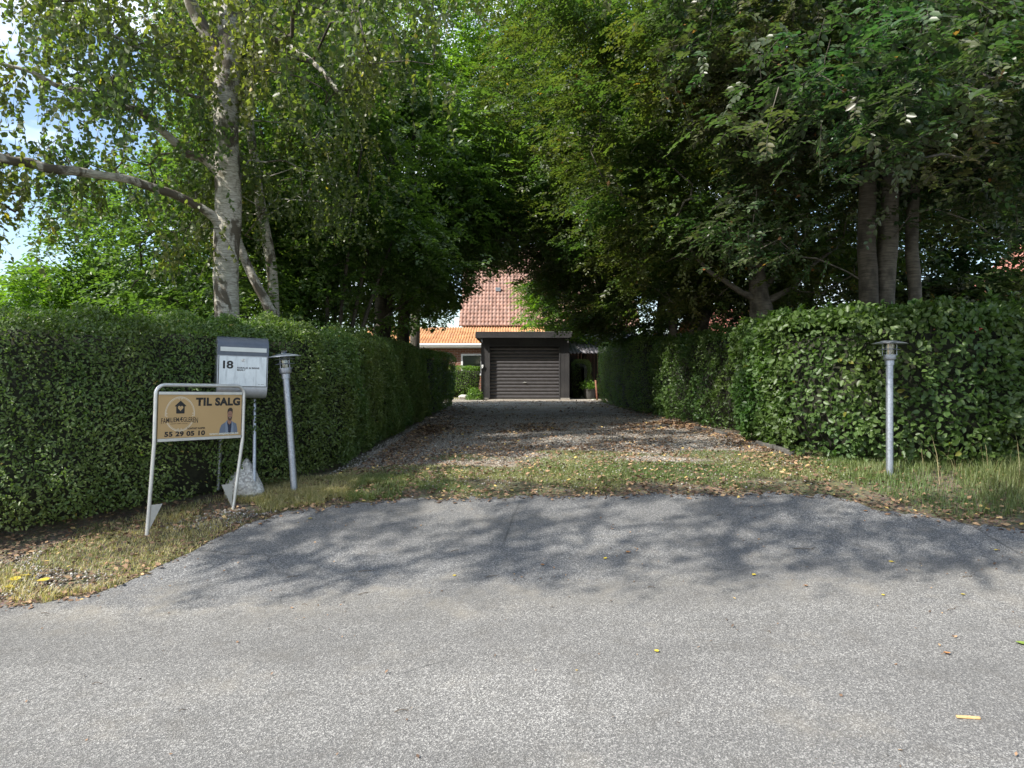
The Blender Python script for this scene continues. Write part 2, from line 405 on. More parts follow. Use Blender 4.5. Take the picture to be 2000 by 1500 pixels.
# ------------------------------------------------------------------ ground, road, driveway
def ground_mat():
    m = NT('soil'); p = m.wco()
    n1 = m.noise(p, 2.2, 6, .6); n2 = m.noise(p, 26, 6, .7); n3 = m.vor(p, 55, outp='Color'); n4 = m.noise(p, .8, 3)
    c = m.mix(m.ramp(n1, [(.35, 0), (.65, 1)]), (.10, .078, .055), (.19, .155, .105))
    c = m.mix(m.ramp(n2, [(.45, 0), (.62, .8)]), c, (.29, .235, .15))
    c = m.mix(m.ramp(n4, [(.45, 0), (.6, .55)]), c, (.095, .115, .035))
    c = m.mix(.35, c, n3, 'MULTIPLY'); m.col(c); m.set(Roughness=.97); m.bump(n2, .9, .03); return m.m
def gravel_mat():
    m = NT('gravel'); p = m.wco()
    vc = m.vor(p, 62, outp='Color'); vd = m.vor(p, 62); n1 = m.noise(p, 1.3, 5, .6); n2 = m.noise(p, 18, 5, .7)
    g = m.ramp(vc, [(0, (.19, .165, .13)), (.45, (.38, .335, .275)), (.8, (.54, .49, .42)), (1, (.70, .66, .58))])
    c = m.mix(m.ramp(n1, [(.42, 0), (.64, .65)]), g, (.27, .205, .14))
    c = m.mix(m.ramp(n2, [(.54, 0), (.7, .7)]), c, (.11, .085, .06))
    m.col(c); m.set(Roughness=.95); m.bump(vd, .9, .02, m.bump(n2, .7, .03)); return m.m
def asphalt_mat():
    m = NT('asphalt'); t = m.n('ShaderNodeNewGeometry'); p = t.outputs['Position']
    sx = m.n('ShaderNodeSeparateXYZ'); m.l(p, sx.inputs[0])
    jag = m.noise(p, 1.6, 5, .6)
    yy = m.math('MULTIPLY_ADD', jag, 1.1, sx.outputs['Y']); yy = m.math('SUBTRACT', yy, m.math('MULTIPLY', sx.outputs['X'], .03))
    apron = m.ramp(m.math('MULTIPLY', m.math('SUBTRACT', yy, 4.0), .5), [(.49, 0), (.54, 1)])     # the older, darker mix by the drive
    sand = m.ramp(m.math('ABSOLUTE', m.math('SUBTRACT', yy, 5.02)), [(0, 1), (.38, 0)])
    va = m.vor(p, 165, outp='Color'); vb = m.vor(p, 290, outp='Color'); vd = m.vor(p, 165); fine = m.noise(p, 330, 3, .7); big = m.noise(p, .55, 5, .6); mid = m.noise(p, 4.5, 5, .65)
    bw = m.n('ShaderNodeRGBToBW'); m.l(va, bw.inputs[0]); bw2 = m.n('ShaderNodeRGBToBW'); m.l(vb, bw2.inputs[0])
    st = m.ramp(bw.outputs[0], [(.30, (.10, .098, .095)), (.52, (.19, .186, .18)), (.68, (.34, .33, .315)), (.80, (.72, .70, .66))])
    s2 = m.ramp(bw2.outputs[0], [(.30, (.08, .078, .075)), (.55, (.21, .205, .20)), (.78, (.44, .43, .40))])
    c = m.mix(.5, st, s2)
    dk = m.ramp(bw.outputs[0], [(.3, (.082, .083, .086)), (.58, (.152, .154, .158)), (.80, (.50, .495, .48))])
    dk = m.mix(.45, dk, m.ramp(bw2.outputs[0], [(.3, (.058, .059, .062)), (.75, (.26, .26, .26))]))
    c = m.mix(apron, c, dk)
    c = m.mix(m.math('MULTIPLY', sand, m.ramp(mid, [(.42, 0), (.66, .65)])), c, (.30, .27, .22))
    band = m.noise(m.wco((.12, 1.1, 1)), 1.6, 4, .6)
    c = m.mix(m.ramp(band, [(.40, 0), (.62, .32)]), c, (.105, .103, .10))
    c = m.mix(m.ramp(big, [(.35, .38), (.6, 0)]), c, (.11, .108, .105))
    c = m.mix(m.ramp(mid, [(.30, .35), (.48, 0)]), c, (.13, .12, .105))
    c = m.mix(m.ramp(m.noise(p, 1.1, 6, .7), [(.56, 0), (.68, .3)]), c, (.30, .27, .22))
    ck = m.n('ShaderNodeTexVoronoi', feature='DISTANCE_TO_EDGE'); ck.inputs['Scale'].default_value = .55
    wv = m.mix(.16, p, m.noise(p, 3.0, 4)); m.l(wv, ck.inputs['Vector'])
    c = m.mix(1.0, c, (.84, .84, .835), 'MULTIPLY')
    c = m.mix(m.math('MULTIPLY', m.ramp(ck.outputs[0], [(0, .7), (.0055, 0)]), m.ramp(big, [(.5, 0), (.56, 1)])), c, (.04, .04, .04))
    m.col(c); m.set(Roughness=.86); m.b.inputs['Specular IOR Level'].default_value = .35
    m.bump(vd, .55, .006, m.bump(fine, .35, .003)); return m.m
M['soil'] = ground_mat(); M['gravel'] = gravel_mat(); M['asphalt'] = asphalt_mat()

def sheet(name, X, Yv, mat, dz=0.0, amp=0.0):
    P = np.stack([X, Yv], -1); Z = H(X, Yv) + dz + (amp * sn(P.reshape(-1, 2), 7, 3).reshape(X.shape) if amp else 0)
    V = np.stack([X, Yv, Z], -1); a, b = X.shape; i = np.arange(a - 1)[:, None] * b + np.arange(b - 1)[None]
    Fc = np.stack([i, i + 1, i + b + 1, i + b], -1).reshape(-1, 4)
    return tag(np_mesh(name, V.reshape(-1, 3), Fc, mat, smooth=True), kind='structure')
ysG = np.concatenate([[-60, -20, -6], np.arange(0, 3, .5), np.arange(3, 12, .1), np.arange(12, 30, .6), np.linspace(31, 60, 12), [120, 300, 700]])
xsG = np.concatenate([[-600, -200, -80, -40, -25, -16], np.arange(-12, 12.1, .25), [16, 25, 40, 80, 200, 600]])
Xg, Yg = np.meshgrid(xsG, ysG, indexing='ij'); sheet('ground', Xg[::-1], Yg[::-1], M['soil'], -.012)

edge_px = [(0, 1185), (60, 1182), (140, 1172), (200, 1160), (245, 1138), (300, 1112), (380, 1075), (430, 1050), (480, 1025), (560, 1003), (650, 988), (760, 978), (900, 974), (1100, 970),
           (1300, 966), (1500, 965), (1620, 968), (1680, 985), (1720, 998), (1800, 1010), (1900, 1025), (2000, 1036)]
ew = [ray(*p) for p in edge_px]
ex = [-600, -60, -12, -5] + [p.x for p in ew] + [7, 14, 60, 600]; ey = [4.0, 4.1, 4.25, 4.3] + [p.y for p in ew] + [ew[-1].y - .12, 4.7, 4.6, 4.5]
o_ = np.argsort(ex); ex = np.array(ex)[o_]; ey = np.array(ey)[o_]
def road_edge(x): x = np.asarray(x, float); return np.interp(x, ex, ey) + .035 * np.sin(x * 9) * np.sin(x * 3.1 + 1) + .02 * np.sin(x * 31) + .012 * np.sin(x * 67)
xr = np.concatenate([[-600, -200, -60, -30, -15, -9], np.arange(-6, 7.01, .03), [9, 15, 30, 60, 200, 600]])
u = np.concatenate([np.linspace(0, .55, 8), np.linspace(.6, 1, 46)])
Er = road_edge(xr); Xr = np.repeat(xr[:, None], len(u), 1); Yr = -9 + (Er[:, None] + 9) * u[None]
sheet('road', Xr, Yr, M['asphalt'], .004)
# the far verge of the road behind the camera is plain ground; the drive is a gravel sheet of its own
yd = np.arange(7.2, 26.2, .1); ud = np.linspace(0, 1, 26)
lx = np.interp(yd, [5.7, 6.6, 7.5, 10, 18, 21, 22, 25.5, 26.2], [-.9, -1.5, -1.75, -1.85, -1.8, -1.9, -4.0, -5, -5]) + .06 * np.sin(yd * 4.1)
rx = np.interp(yd, [5.7, 6.6, 8, 10, 20, 23, 24, 26.2], [3.0, 2.6, 2.9, 3.15, 3.1, 3.05, 4.2, 4.4]) + .06 * np.sin(yd * 3.3)
Xd = lx[:, None] + (rx - lx)[:, None] * ud[None]; Yd = np.repeat(yd[:, None], 26, 1)
Yd = Yd + np.clip(1 - (Yd - 7.2) / 1.2, 0, 1) * .3 * (sn(np.stack([Xd, Xd * 0], -1).reshape(-1, 2), 4.5, 3) + .5 * sn(np.stack([Xd, Xd * 0], -1).reshape(-1, 2), 17, 5)).reshape(Xd.shape)
Yd = np.where(Yd < road_edge(Xd) - .03, road_edge(Xd) - .03, Yd)
sheet('driveway', Xd.T, Yd.T, M['gravel'], -.004)

# ------------------------------------------------------------------ ground cover
def dirt_mat(name, stops, rough=.9, tmix=0):
    m = NT(name); a = m.n('ShaderNodeAttribute', attribute_name='rnd'); c = m.ramp(a.outputs['Fac'], stops); m.col(c); m.set(Roughness=rough); return m.m
M['grass'] = leaf_mat('grass', [(0, (.07, .13, .03)), (.45, (.14, .20, .05)), (.75, (.32, .30, .13)), (1, (.52, .44, .24))], (1.7, 1.8, .8), .3, .5)
M['litter'] = dirt_mat('dry_leaves', [(0, (.07, .045, .03)), (.4, (.15, .09, .055)), (.75, (.27, .165, .095)), (.95, (.42, .28, .15)), (1, (.58, .42, .12))])
M['stone'] = dirt_mat('pebbles', [(0, (.12, .105, .09)), (.5, (.27, .245, .215)), (1, (.52, .49, .44))])

def blades(P, h, wdt, lean, mat, name, label):
    n = len(P); a = rng.random(n) * 6.283; d = np.stack([np.cos(a), np.sin(a), 0 * a], 1); s = np.stack([-d[:, 1], d[:, 0], 0 * a], 1)
    ln = lean * h * rng.uniform(.2, 1.5, n); up = np.array([0, 0, 1.0])
    w_ = (wdt * rng.uniform(.6, 1.3, n))[:, None]
    m1 = P + up * (h * .55)[:, None] + d * (ln * .3)[:, None]; tp = P + up * h[:, None] * .95 + d * ln[:, None]
    V = np.stack([P - s * w_, P + s * w_, m1 + s * w_ * .8, m1 - s * w_ * .8, tp], 1)
    i = np.arange(n)[:, None] * 5; Fc = np.concatenate([i + [[0, 1, 2]], i + [[0, 2, 3]], i + [[3, 2, 4]]], 1).reshape(-1, 3)
    o = np_mesh(name, V.reshape(-1, 3), Fc, mat, None, np.repeat(np.clip(rng.random(n) * .7 + .35 * (sn(P[:, :2], 2.5, 9) * .5 + .5) + .28 * (P[:, 0] < -1.5) - .42 * (P[:, 0] > 3) - .18 * ((P[:, 0] > -1.5) & (P[:, 0] < 3)), 0, 1), 3))
    return tag(o, label, name, kind='stuff')
def onz(x, y, dz=0.0): return np.stack([x, y, H(x, y) + dz], 1)
def left_front(x): return np.interp(x, [-12, -6, -4.1, -3.0, -2.4, -2.0, -1.7], [4.75, 5.0, 5.4, 5.95, 6.35, 6.65, 7.2])   # foot line of the left hedge
def scatter(n, x0, x1, y0, y1, ok):
    x = rng.uniform(x0, x1, n); y = rng.uniform(y0, y1, n); k = ok(x, y); return x[k], y[k]
# left verge: short worn grass
x, y = scatter(150000, -7, -1.0, 4.0, 7.2, lambda x, y: (y > road_edge(x) + .03) & (y < left_front(x) + .1) & (sn(np.stack([x * .6, y], 1), 5.5, 4) + .25 + .5 * (rng.random(len(x)) - .5) > -.05))
hh = .022 * rng.uniform(.5, 1.7, len(x)) * (1 + .8 * (sn(np.stack([x, y], 1), 3, 12) > .2)); P = onz(x, y, -.01)
b1 = (P, hh)
# tufts at the left lamp and mailbox foot
x2, y2 = scatter(26000, -2.6, -1.2, 5.9, 6.9, lambda x, y: (y > road_edge(x) + .08) & (sn(np.stack([x, y], 1), 6, 8) > -.2)); h2 = .045 * rng.uniform(.4, 1.6, len(x2))
# driveway grass band
x3, y3 = scatter(150000, -1.8, 3.6, 6.1, 8.6, lambda x, y: (y > road_edge(x) + .04) & (np.exp(-((y - 7.0) / .95) ** 2) * .95 + .55 * sn(np.stack([x * .7, y * 1.3], 1), 4.0, 21) + .25 * np.exp(-((x - .6) / .6) ** 2) > .62 + .35 * (rng.random(len(x)) - .5)))
h3 = .019 * rng.uniform(.5, 1.8, len(x3))
# right verge: long grass
x4, y4 = scatter(60000, 2.9, 9.5, 5.0, 7.0, lambda x, y: (y > road_edge(x) + .16 + .1 * np.sin(x * 5)) & (sn(np.stack([x, y], 1), 4, 31) + .9 * rng.random(len(x)) > -.35) & (x > 3.0 + .4 * (6.4 - y)))
h4 = np.interp(x4, [3, 3.8, 4.6, 6, 9], [.04, .07, .12, .17, .19]) * rng.uniform(.35, 1.5, len(x4)) * np.interp(y4 - road_edge(x4), [0, .2, .8], [.35, .7, 1.1])
x5, y5 = scatter(9000, -6, 6, 20, 27, lambda x, y: ((x < -1.9) | (x > 2.9)) & (y > 21)); h5 = .05 * rng.uniform(.4, 1.6, len(x5))
X_ = np.concatenate([x, x2, x3, x5]); Y_ = np.concatenate([y, y2, y3, y5]); H_ = np.concatenate([hh, h2, h3, h5])
blades(onz(X_, Y_, -.008), H_, .0022, .9, M['grass'], 'short_grass', 'short worn yellow green grass on the left verge and in a band across the drive')
blades(onz(x4, y4, -.008), h4, .0022, .55, M['grass'], 'long_grass', 'long shaggy green grass with dry stalks along the right verge')
# seed stalks in the long grass
nst = 70; xs_ = rng.uniform(3.7, 7.0, nst); ys_ = rng.uniform(5.9, 6.6, nst); ys_ = np.maximum(ys_, road_edge(xs_) + .25)
blades(onz(xs_, ys_, 0), rng.uniform(.2, .5, nst), .0016, .6, dirt_mat('dry_stalk', [(0, (.30, .24, .12)), (1, (.48, .40, .24))]), 'dry_stalks', 'thin straw coloured stalks standing in the long grass')

def flat_leaves(x, y, size, name, label, tilt=.35, dz=.006):
    n = len(x); a = rng.random(n) * 6.283; ax = np.stack([np.cos(a), np.sin(a), rng.normal(size=n) * tilt * .5], 1)
    nr = np.stack([rng.normal(size=n) * tilt, rng.normal(size=n) * tilt, np.ones(n)], 1)
    return tag(leaves_obj(name, onz(x, y, dz + .004 * rng.random(n)), ax, nr, size, M['litter'], None, None, .6, False, .3, -.15), label, name, kind='stuff')
def dens(x, y):
    d = y - road_edge(x); v = 2.6 * np.exp(-(d / .13) ** 2) * (x > -4) + .35 * (sn(np.stack([x, y], 1), 3.3, 41) > .25) * (d > 0)
    v = v + 1.3 * np.exp(-((y - left_front(x) + .12) / .16) ** 2) * (x < -1.2) + 1.2 * np.exp(-((x + 1.45) / .28) ** 2) * (y > 6.3) * (y < 21) + 1.1 * np.exp(-((x - np.interp(y, [6, 8, 10], [2.75, 2.9, 3.05])) / .25) ** 2) * (y > 6.6) * (y < 21)
    v = v + .5 * np.exp(-((y - 8.6) / .6) ** 2) * (np.abs(x - .5) < 1.5) + np.where(y > 8.2, .12, .34)
    v = v + 1.0 * np.exp(-((y - road_edge(x) - .1) / .2) ** 2) * (x > 2.8)
    return v * (d > -.07)
xa, ya = scatter(120000, -6.5, 7.5, 4.2, 13, lambda x, y: (dens(x, y) > 1.15 * rng.random(len(x))) & (y < np.where(x < -1.7, left_front(x) + .3, np.where(x > 3.2, 6.9, 14))))
xb, yb = scatter(9000, -1.9, 3.3, 11, 24, lambda x, y: (dens(x, y) > 1.1 * rng.random(len(x))))
xc = np.concatenate([xa, xb]); yc = np.concatenate([ya, yb])
flat_leaves(xc, yc, np.where(yc > 11, .06, .042) * rng.uniform(.35, 1.35, len(xc)), 'leaf_litter', 'drift of dry brown fallen leaves along the asphalt edge and the hedge feet', .45)
# crumbs on the asphalt
xk, yk = scatter(5200, -3.8, 5, 2.2, 6.2, lambda x, y: (y < road_edge(x)) & (rng.random(len(x)) < .05 + .8 * (sn(np.stack([x, y * 1.5], 1), 3.4, 77) > .45) * np.exp(-((y - 5.0) / .8) ** 2)))
flat_leaves(xk, yk, .016 * rng.uniform(.3, 1.6, len(xk)), 'leaf_crumbs', 'crumbled brown leaf bits strewn over the asphalt apron', .5, .008)
# pebbles
xp, yp = scatter(60000, -1.9, 3.3, 6.1, 16, lambda x, y: (y > road_edge(x)) & (rng.random(len(x)) < np.interp(y, [6, 7, 8, 16], [.10, .3, .9, .5])))
xq, yq = scatter(9000, -4.6, -1.6, 4.2, 6.0, lambda x, y: (y > road_edge(x) + .1) & (y < left_front(x) - .25) & (sn(np.stack([x * .6, y], 1), 5.5, 4) < -.05))
xe = np.concatenate([xp, xq]); ye = np.concatenate([yp, yq]); n = len(xe); r_ = .0075 * rng.uniform(.4, 1.7, n)
oc = np.array([(1, 0, 0), (0, 1, 0), (-1, 0, 0), (0, -1, 0), (0, 0, .7), (0, 0, -.7)]); a = rng.random(n) * 6.28
ca, sa = np.cos(a), np.sin(a); S = oc[None] * r_[:, None, None] * rng.uniform(.7, 1.3, (n, 1, 3)); V = np.stack([S[..., 0] * ca[:, None] - S[..., 1] * sa[:, None], S[..., 0] * sa[:, None] + S[..., 1] * ca[:, None], S[..., 2]], -1) + onz(xe, ye, .002)[:, None]
Fo = np.array([(0, 1, 4), (1, 2, 4), (2, 3, 4), (3, 0, 4), (1, 0, 5), (2, 1, 5), (3, 2, 5), (0, 3, 5)]); Fc = (np.arange(n)[:, None, None] * 6 + Fo[None]).reshape(-1, 3)
tag(np_mesh('pebbles', V.reshape(-1, 3), Fc, M['stone'], None, np.repeat(rng.random(n), 8)), 'small grey and beige pebbles of the gravel drive', 'pebbles', kind='stuff')

# ------------------------------------------------------------------ hedges
def hedge(name, label, path, half, ztop, leafm, size, dens_, seed, hi=False, aspect=.6, lump=.05, clumpf=6, gaps=None, group=None, endr=.45, wall=.16, sprout=0):
    """path: centre line; ztop: heights of the top (world z) at each path point"""
    r = np.random.default_rng(seed); pth = np.array([(p[0], p[1]) for p in path], float); seg = np.linalg.norm(np.diff(pth, axis=0), axis=1); S = np.concatenate([[0], np.cumsum(seg)]); Lh = S[-1]
    half = np.broadcast_to(half, (len(pth),)).astype(float)
    def at(s):
        x = np.interp(s, S, pth[:, 0]); y = np.interp(s, S, pth[:, 1]); e = .25
        dx = np.interp(s + e, S, pth[:, 0]) - np.interp(s - e, S, pth[:, 0]); dy = np.interp(s + e, S, pth[:, 1]) - np.interp(s - e, S, pth[:, 1])
        l = np.hypot(dx, dy) + 1e-9; return x, y, dx / l, dy / l
    def surf(s, a, inset=0.0):
        """a in 0..1 runs up the left face, over the top, down the right face"""
        x, y, tx, ty = at(s); hw = np.interp(s, S, half); e = np.clip(np.minimum(s, Lh - s) / endr, 0, 1); er = np.sqrt(np.clip(1 - (1 - e) ** 2, 0, 1)) ** .8
        hw = np.maximum(.02, (hw - inset)) * er; zt = np.interp(s, S, ztop) - inset - .06 * (1 - er); zb = H(x, y) + .03 * (inset == 0)
        hgt = zt - zb; c = .12; A = a * (2 * hgt + 2 * hw)
        side = np.where(A < hgt, -hw, np.where(A > hgt + 2 * hw, hw, A - hgt - hw)); z = np.where(A < hgt, zb + A, np.where(A > hgt + 2 * hw, zt - (A - hgt - 2 * hw), zt))
        k = np.clip((z - (zt - c)) / c, 0, 1); q = np.clip((np.abs(side) - (hw - c)) / c, 0, 1); rd = k * q * c * .35     # soft shoulders
        z = z - rd; side = side - np.sign(side) * rd - np.sign(side) * (.10 if inset == 0 else .22) * np.clip(1 - (z - zb) / .35, 0, 1)
        nx = np.where(A < hgt, -1.0, np.where(A > hgt + 2 * hw, 1.0, side / (hw + .3) * .5)); nz_ = np.where((A >= hgt) & (A <= hgt + 2 * hw), 1.0, .12)
        px_, py_ = ty, -tx                           # right-hand normal
        endn = (1 - e) * np.where(s < Lh / 2, -1.0, 1.0) * 1.2
        N = np.stack([px_ * nx + tx * endn, py_ * nx + ty * endn, nz_], 1); N /= np.linalg.norm(N, axis=1, keepdims=True)
        return np.stack([x + px_ * side, y + py_ * side, z], 1), N
    hm = float(np.mean(ztop)) - float(H(*pth[0])); area = Lh * (2 * hm + 2 * float(np.mean(half)))
    base = (float(pth[0, 0]), float(pth[0, 1]), float(H(*pth[0]))); t = thing(name, label, 'hedge', base, group=group)
    n = int(area * dens_); s = r.random(n) * Lh; a = r.random(n)
    P, N = surf(s, a); lum = lump * (sn(P, clumpf, seed) + .6 * sn(P, clumpf * 2.7, seed + 1))
    depth = r.exponential(.04, n) - .035; depth = np.where(sn(P, 4.5, seed + 7) > .75, depth + .08, depth)
    P2 = P + N * (lum - depth)[:, None]
    k = r.random(n) > 1.6 * (sn(P2, 2.2, seed + 21) * .6 + sn(P2, 6, seed + 22) * .6 - .80); P2, N = P2[k], N[k]
    if gaps is not None: k = gaps(P2, r); P2, N = P2[k], N[k]
    if sprout:
        m = int(Lh * sprout); ss = r.random(m) * Lh; aa = .5 + (r.random(m) - .5) * .3; Q, QN = surf(ss, aa); k = 12
        hgt = r.uniform(.04, .16, m); tt = np.tile(np.linspace(.1, 1, k), m); Q = np.repeat(Q, k, 0) + np.stack([np.repeat(r.normal(size=m) * .3, k), np.repeat(r.normal(size=m) * .3, k), np.ones(m * k)], 1) * (np.repeat(hgt, k) * tt)[:, None]
        P2 = np.concatenate([P2, Q]); N = np.concatenate([N, r.normal(size=Q.shape) * .5 + [0, 0, .6]])
    n = len(P2); ax = r.normal(size=(n, 3)) + N * .5 + [0, 0, -.15]; nr = N * .9 + r.normal(size=(n, 3)) * .55 + [0, 0, .35]
    rnd = np.clip(.5 + .35 * (r.random(n) - .5) * 2 + .25 * sn(P2, 3, seed + 3), 0, .96); rnd = np.where(r.random(n) > .996, 1, rnd)
    leaves_obj('foliage', P2, ax, nr, size * r.uniform(.6, 1.25, n), leafm, t, base, aspect, hi, rnd=rnd)
    # closed dark filler blocks see-through; its colour stands for shade in the gaps
    ns = max(8, int(Lh / .25)); sg = np.linspace(.02, Lh - .02, ns); ag = np.linspace(0, 1, 26); SS, AA = np.meshgrid(sg, ag, indexing='ij')
    Pc, Nc = surf(SS.ravel(), AA.ravel(), wall); Pc = Pc + Nc * (.05 * sn(Pc, 7, seed + 2))[:, None]
    i = np.arange(ns - 1)[:, None] * 26 + np.arange(25)[None]; Fc = np.stack([i, i + 26, i + 27, i + 1], -1).reshape(-1, 4)
    np_mesh('dark_filler', Pc, Fc, M['core'], t, None, base, smooth=True)
    # visible bare stems
    tb = []
    for k in range(int(area * 5)):
        s0 = r.random() * Lh; a0 = r.choice([r.uniform(0, .4), r.uniform(.6, 1)]); p, nn_ = surf(np.array([s0]), np.array([a0]), .10); p = p[0]; d = nn_[0] * .12 + np.array([0, 0, .12]) + r.normal(size=3) * .05
        q = np.stack([p + d * v + r.normal(size=3) * .006 for v in np.linspace(-.4, .8, 4)]); tb.append((q, np.array([.004, .0035, .003, .0015])))
    V, Fc = tube_mesh(tb, 4); np_mesh('stems', V, Fc, M['darkbark'], t, None, base)
    return t
hw = .5
hedge('privet_hedge', 'long clipped privet hedge behind the sign and mailbox and along the left drive',
      [(-9.5, 5.25), (-6, 5.5), (-4.1, 5.88), (-3.15, 6.4), (-2.6, 6.9), (-2.33, 7.6), (-2.32, 9), (-2.35, 12), (-2.3, 14.6)], [.55, .55, .55, .52, .5, .48, .48, .5, .5],
      [1.93, 1.93, 1.93, 1.93, 1.93, 1.92, 1.93, 1.95, 1.93], M['privet'], .034, 4400, 61, hi=True, aspect=.5, lump=.065, clumpf=4.5, sprout=26, wall=.14)
hedge('dark_hedge', 'dark clipped hedge block at the far end of the left hedge near the garage', [(-2.3, 14.9), (-2.25, 18), (-2.2, 20.6)], .5, [1.95, 1.98, 2.02], M['privet'], .05, 900, 62, aspect=.55, lump=.04)
hedge('hornbeam_hedge', 'tall large leaved hornbeam hedge behind the right bollard lamp', [(3.62, 9.7), (3.55, 8.6), (3.6, 7.5), (4.2, 6.98), (5.4, 6.95), (8, 6.85), (11, 6.7)], [.5, .55, .62, .55, .5, .5, .5],
      [2.12, 2.1, 2.09, 2.1, 2.09, 2.05, 2.05], M['hornbeam'], .066, 1900, 63, hi=True, aspect=.62, lump=.08, clumpf=5, sprout=10, wall=.22, endr=.55)
hedge('shaded_hedge', 'dark ragged hedge stretch in deep shade on the right of the drive', [(3.75, 10.2), (3.65, 12), (3.55, 15.4)], .48, [2.1, 2.15, 2.2], M['hornbeam'], .06, 900, 64, aspect=.6, lump=.09)
hedge('box_hedge', 'neatly clipped dark green hedge on the right just before the garage', [(3.55, 15.6), (3.4, 19), (3.4, 23.2)], .5, [2.28, 2.38, 2.45], M['privet'], .045, 1000, 65, aspect=.55, lump=.025)
hedge('garden_hedge', 'low sunlit yellow green hedge under the white house window', [(-4.2, 28.0), (-1.35, 28.0)], .4, [1.72, 1.75], M['bright'], .05, 900, 66, lump=.03)
hedge('back_hedge', 'clipped hedge glimpsed between the garage and the right hedge', [(2.75, 26.5), (2.8, 29), (2.9, 31)], .35, [1.95, 2.0, 2.0], M['privet'], .05, 700, 67, lump=.03)

# concrete edging stones under the hornbeam hedge
M['concrete'] = plain('concrete', (.10, .095, .085), .92, nscale=30, namp=.35, bump=.4)
eb = [(1355, 838), (1392, 845), (1475, 868), (1510, 878), (1545, 892)]
for k, (a_, b_) in enumerate(zip(eb[:-1], eb[1:])):
    p, q = ray(*a_), ray(*b_); d = (q - p).normalized(); m_ = MB(); Lk = min((q - p).length * .92, .5)
    Mx = Matrix.Translation(p) @ Matrix.Rotation(math.atan2(d.y, d.x), 4, 'Z'); m_.box(0, Lk, 0, .06, -.06, .045, Mx)
    tag(m_.build('edging_stone', M['concrete'], bevel=.006), ['low concrete edging stone furthest back, at the corner of the hornbeam hedge', 'second concrete edging stone from the back under the hornbeam hedge', 'third concrete edging stone from the back under the hornbeam hedge', 'low concrete edging stone nearest the road under the hornbeam hedge'][k], 'edging stone', 'edging stones along the right hedge')
# ------------------------------------------------------------------ trees
def T(*q): return [(*P3(px, py, y), r) for px, py, y, r in q]
def low(q, z=None):                                  # first point dropped to the terrain
    x, y, _, r = q[0]; return [(x, y, float(H(x, y)) - .05, r * 1.15)] + q
nl = 0
# the big birch
tr = [low(T((443, 640, 8.0, .135), (441, 520, 8.0, .146), (447, 400, 8.0, .143), (442, 280, 8.0, .140), (441, 140, 8.0, .150), (452, 0, 8.1, .12), (450, -250, 8.2, .09), (460, -600, 8.3, .05))),
      T((436, 452, 8.0, .08), (418, 424, 7.9, .056), (385, 402, 7.8, .050), (340, 380, 7.6, .048), (296, 366, 7.4, .046), (250, 350, 7.2, .045), (190, 341, 7.0, .043), (140, 333, 6.8, .049), (98, 330, 6.6, .046), (60, 318, 6.5, .045), (20, 314, 6.35, .042), (-20, 300, 6.2, .040), (-200, 250, 5.6, .03)),
      T((438, 345, 8.0, .07), (400, 312, 7.9, .05), (366, 300, 7.8, .046), (335, 272, 7.7, .044), (300, 240, 7.55, .040), (268, 214, 7.4, .037), (215, 206, 7.2, .034), (165, 178, 7.0, .028), (120, 172, 6.9, .024), (60, 140, 6.7, .02), (0, 125, 6.6, .016)),
      T((440, 195, 8.0, .05), (400, 150, 7.8, .035), (360, 118, 7.5, .03), (290, 100, 7.2, .022), (200, 60, 6.8, .015)),
      T((441, 130, 8.0, .085), (410, 75, 7.9, .075), (375, 10, 7.8, .07), (340, -120, 7.6, .055), (280, -400, 7.2, .03)),
      T((455, 60, 8.05, .06), (520, 70, 7.9, .04), (610, 120, 7.6, .03), (660, 180, 7.3, .02)),
      T((450, 215, 8.0, .03), (400, 195, 7.9, .022), (330, 170, 7.7, .018), (280, 120, 7.5, .012))]
ells = [(-4.6, 7.4, 5.0, 2.0, 1.9, 2.3), (-3.2, 7.2, 6.4, 2.5, 2.2, 2.2), (-1.8, 7.0, 6.2, 1.6, 1.7, 2.0), (-3.6, 6.6, 8.6, 3.8, 2.4, 2.6), (-5.4, 6.6, 4.4, 1.9, 1.4, 1.9), (-4.2, 7.4, 3.9, 1.4, 1.2, 1.1), (-.6, 6.2, 7.4, 2.2, 1.3, 1.4), (-1.6, 3.8, 6.7, 2.3, 1.0, 1.1)]  # the closing lobes hang out of view, added to shade the right hedge
def birch_keep(p):
    Y = p[:, 1]; px = CX + F * p[:, 0] / Y; py = CY - F * (p[:, 2] - CAMZ) / Y
    trunk = (np.abs(px - 443) < 36) & (py > 130) & (Y < 8.3); gap = (px > 60) & (px < 330) & (py > 370) & (py < 480)
    return (py < 520) & ~(trunk & (py > 330)) & ~gap & (p[:, 2] > 3.0) & ~((px > 640) & (py > 330))
_, n = make_tree('birch_tree', 'big white barked birch tree with long left limbs behind the mailbox', 'tree', tr, ells, 900, 110, .36, .056, M['birch'], M['birchbark'], 'birch', 11, 'trees left of the drive', hi=True, aspect=.75, clear=False, seg=22, keep=birch_keep, thin=3, offhole=-.3, vishole=.42, holes=2.8, twigm=M['darkbark']); nl += n
tr = [low(T((535, 640, 9.2, .075), (530, 520, 9.2, .07), (512, 420, 9.2, .068), (500, 330, 9.3, .062), (487, 235, 9.3, .055), (482, 120, 9.3, .05), (475, -100, 9.3, .03)))]
_, n = make_tree('birch_tree', 'slim birch tree with a narrow pale trunk just right of the big birch', 'tree', tr, [(-3.4, 9.4, 6.4, 1.4, 1.3, 2.2), (-3.2, 9.4, 4.2, 1.3, 1.0, 1.2)], 130, 110, .38, .052, M['birch'], M['birchbark'], 'birch', 12, 'trees left of the drive', aspect=.75, clear=False); nl += n
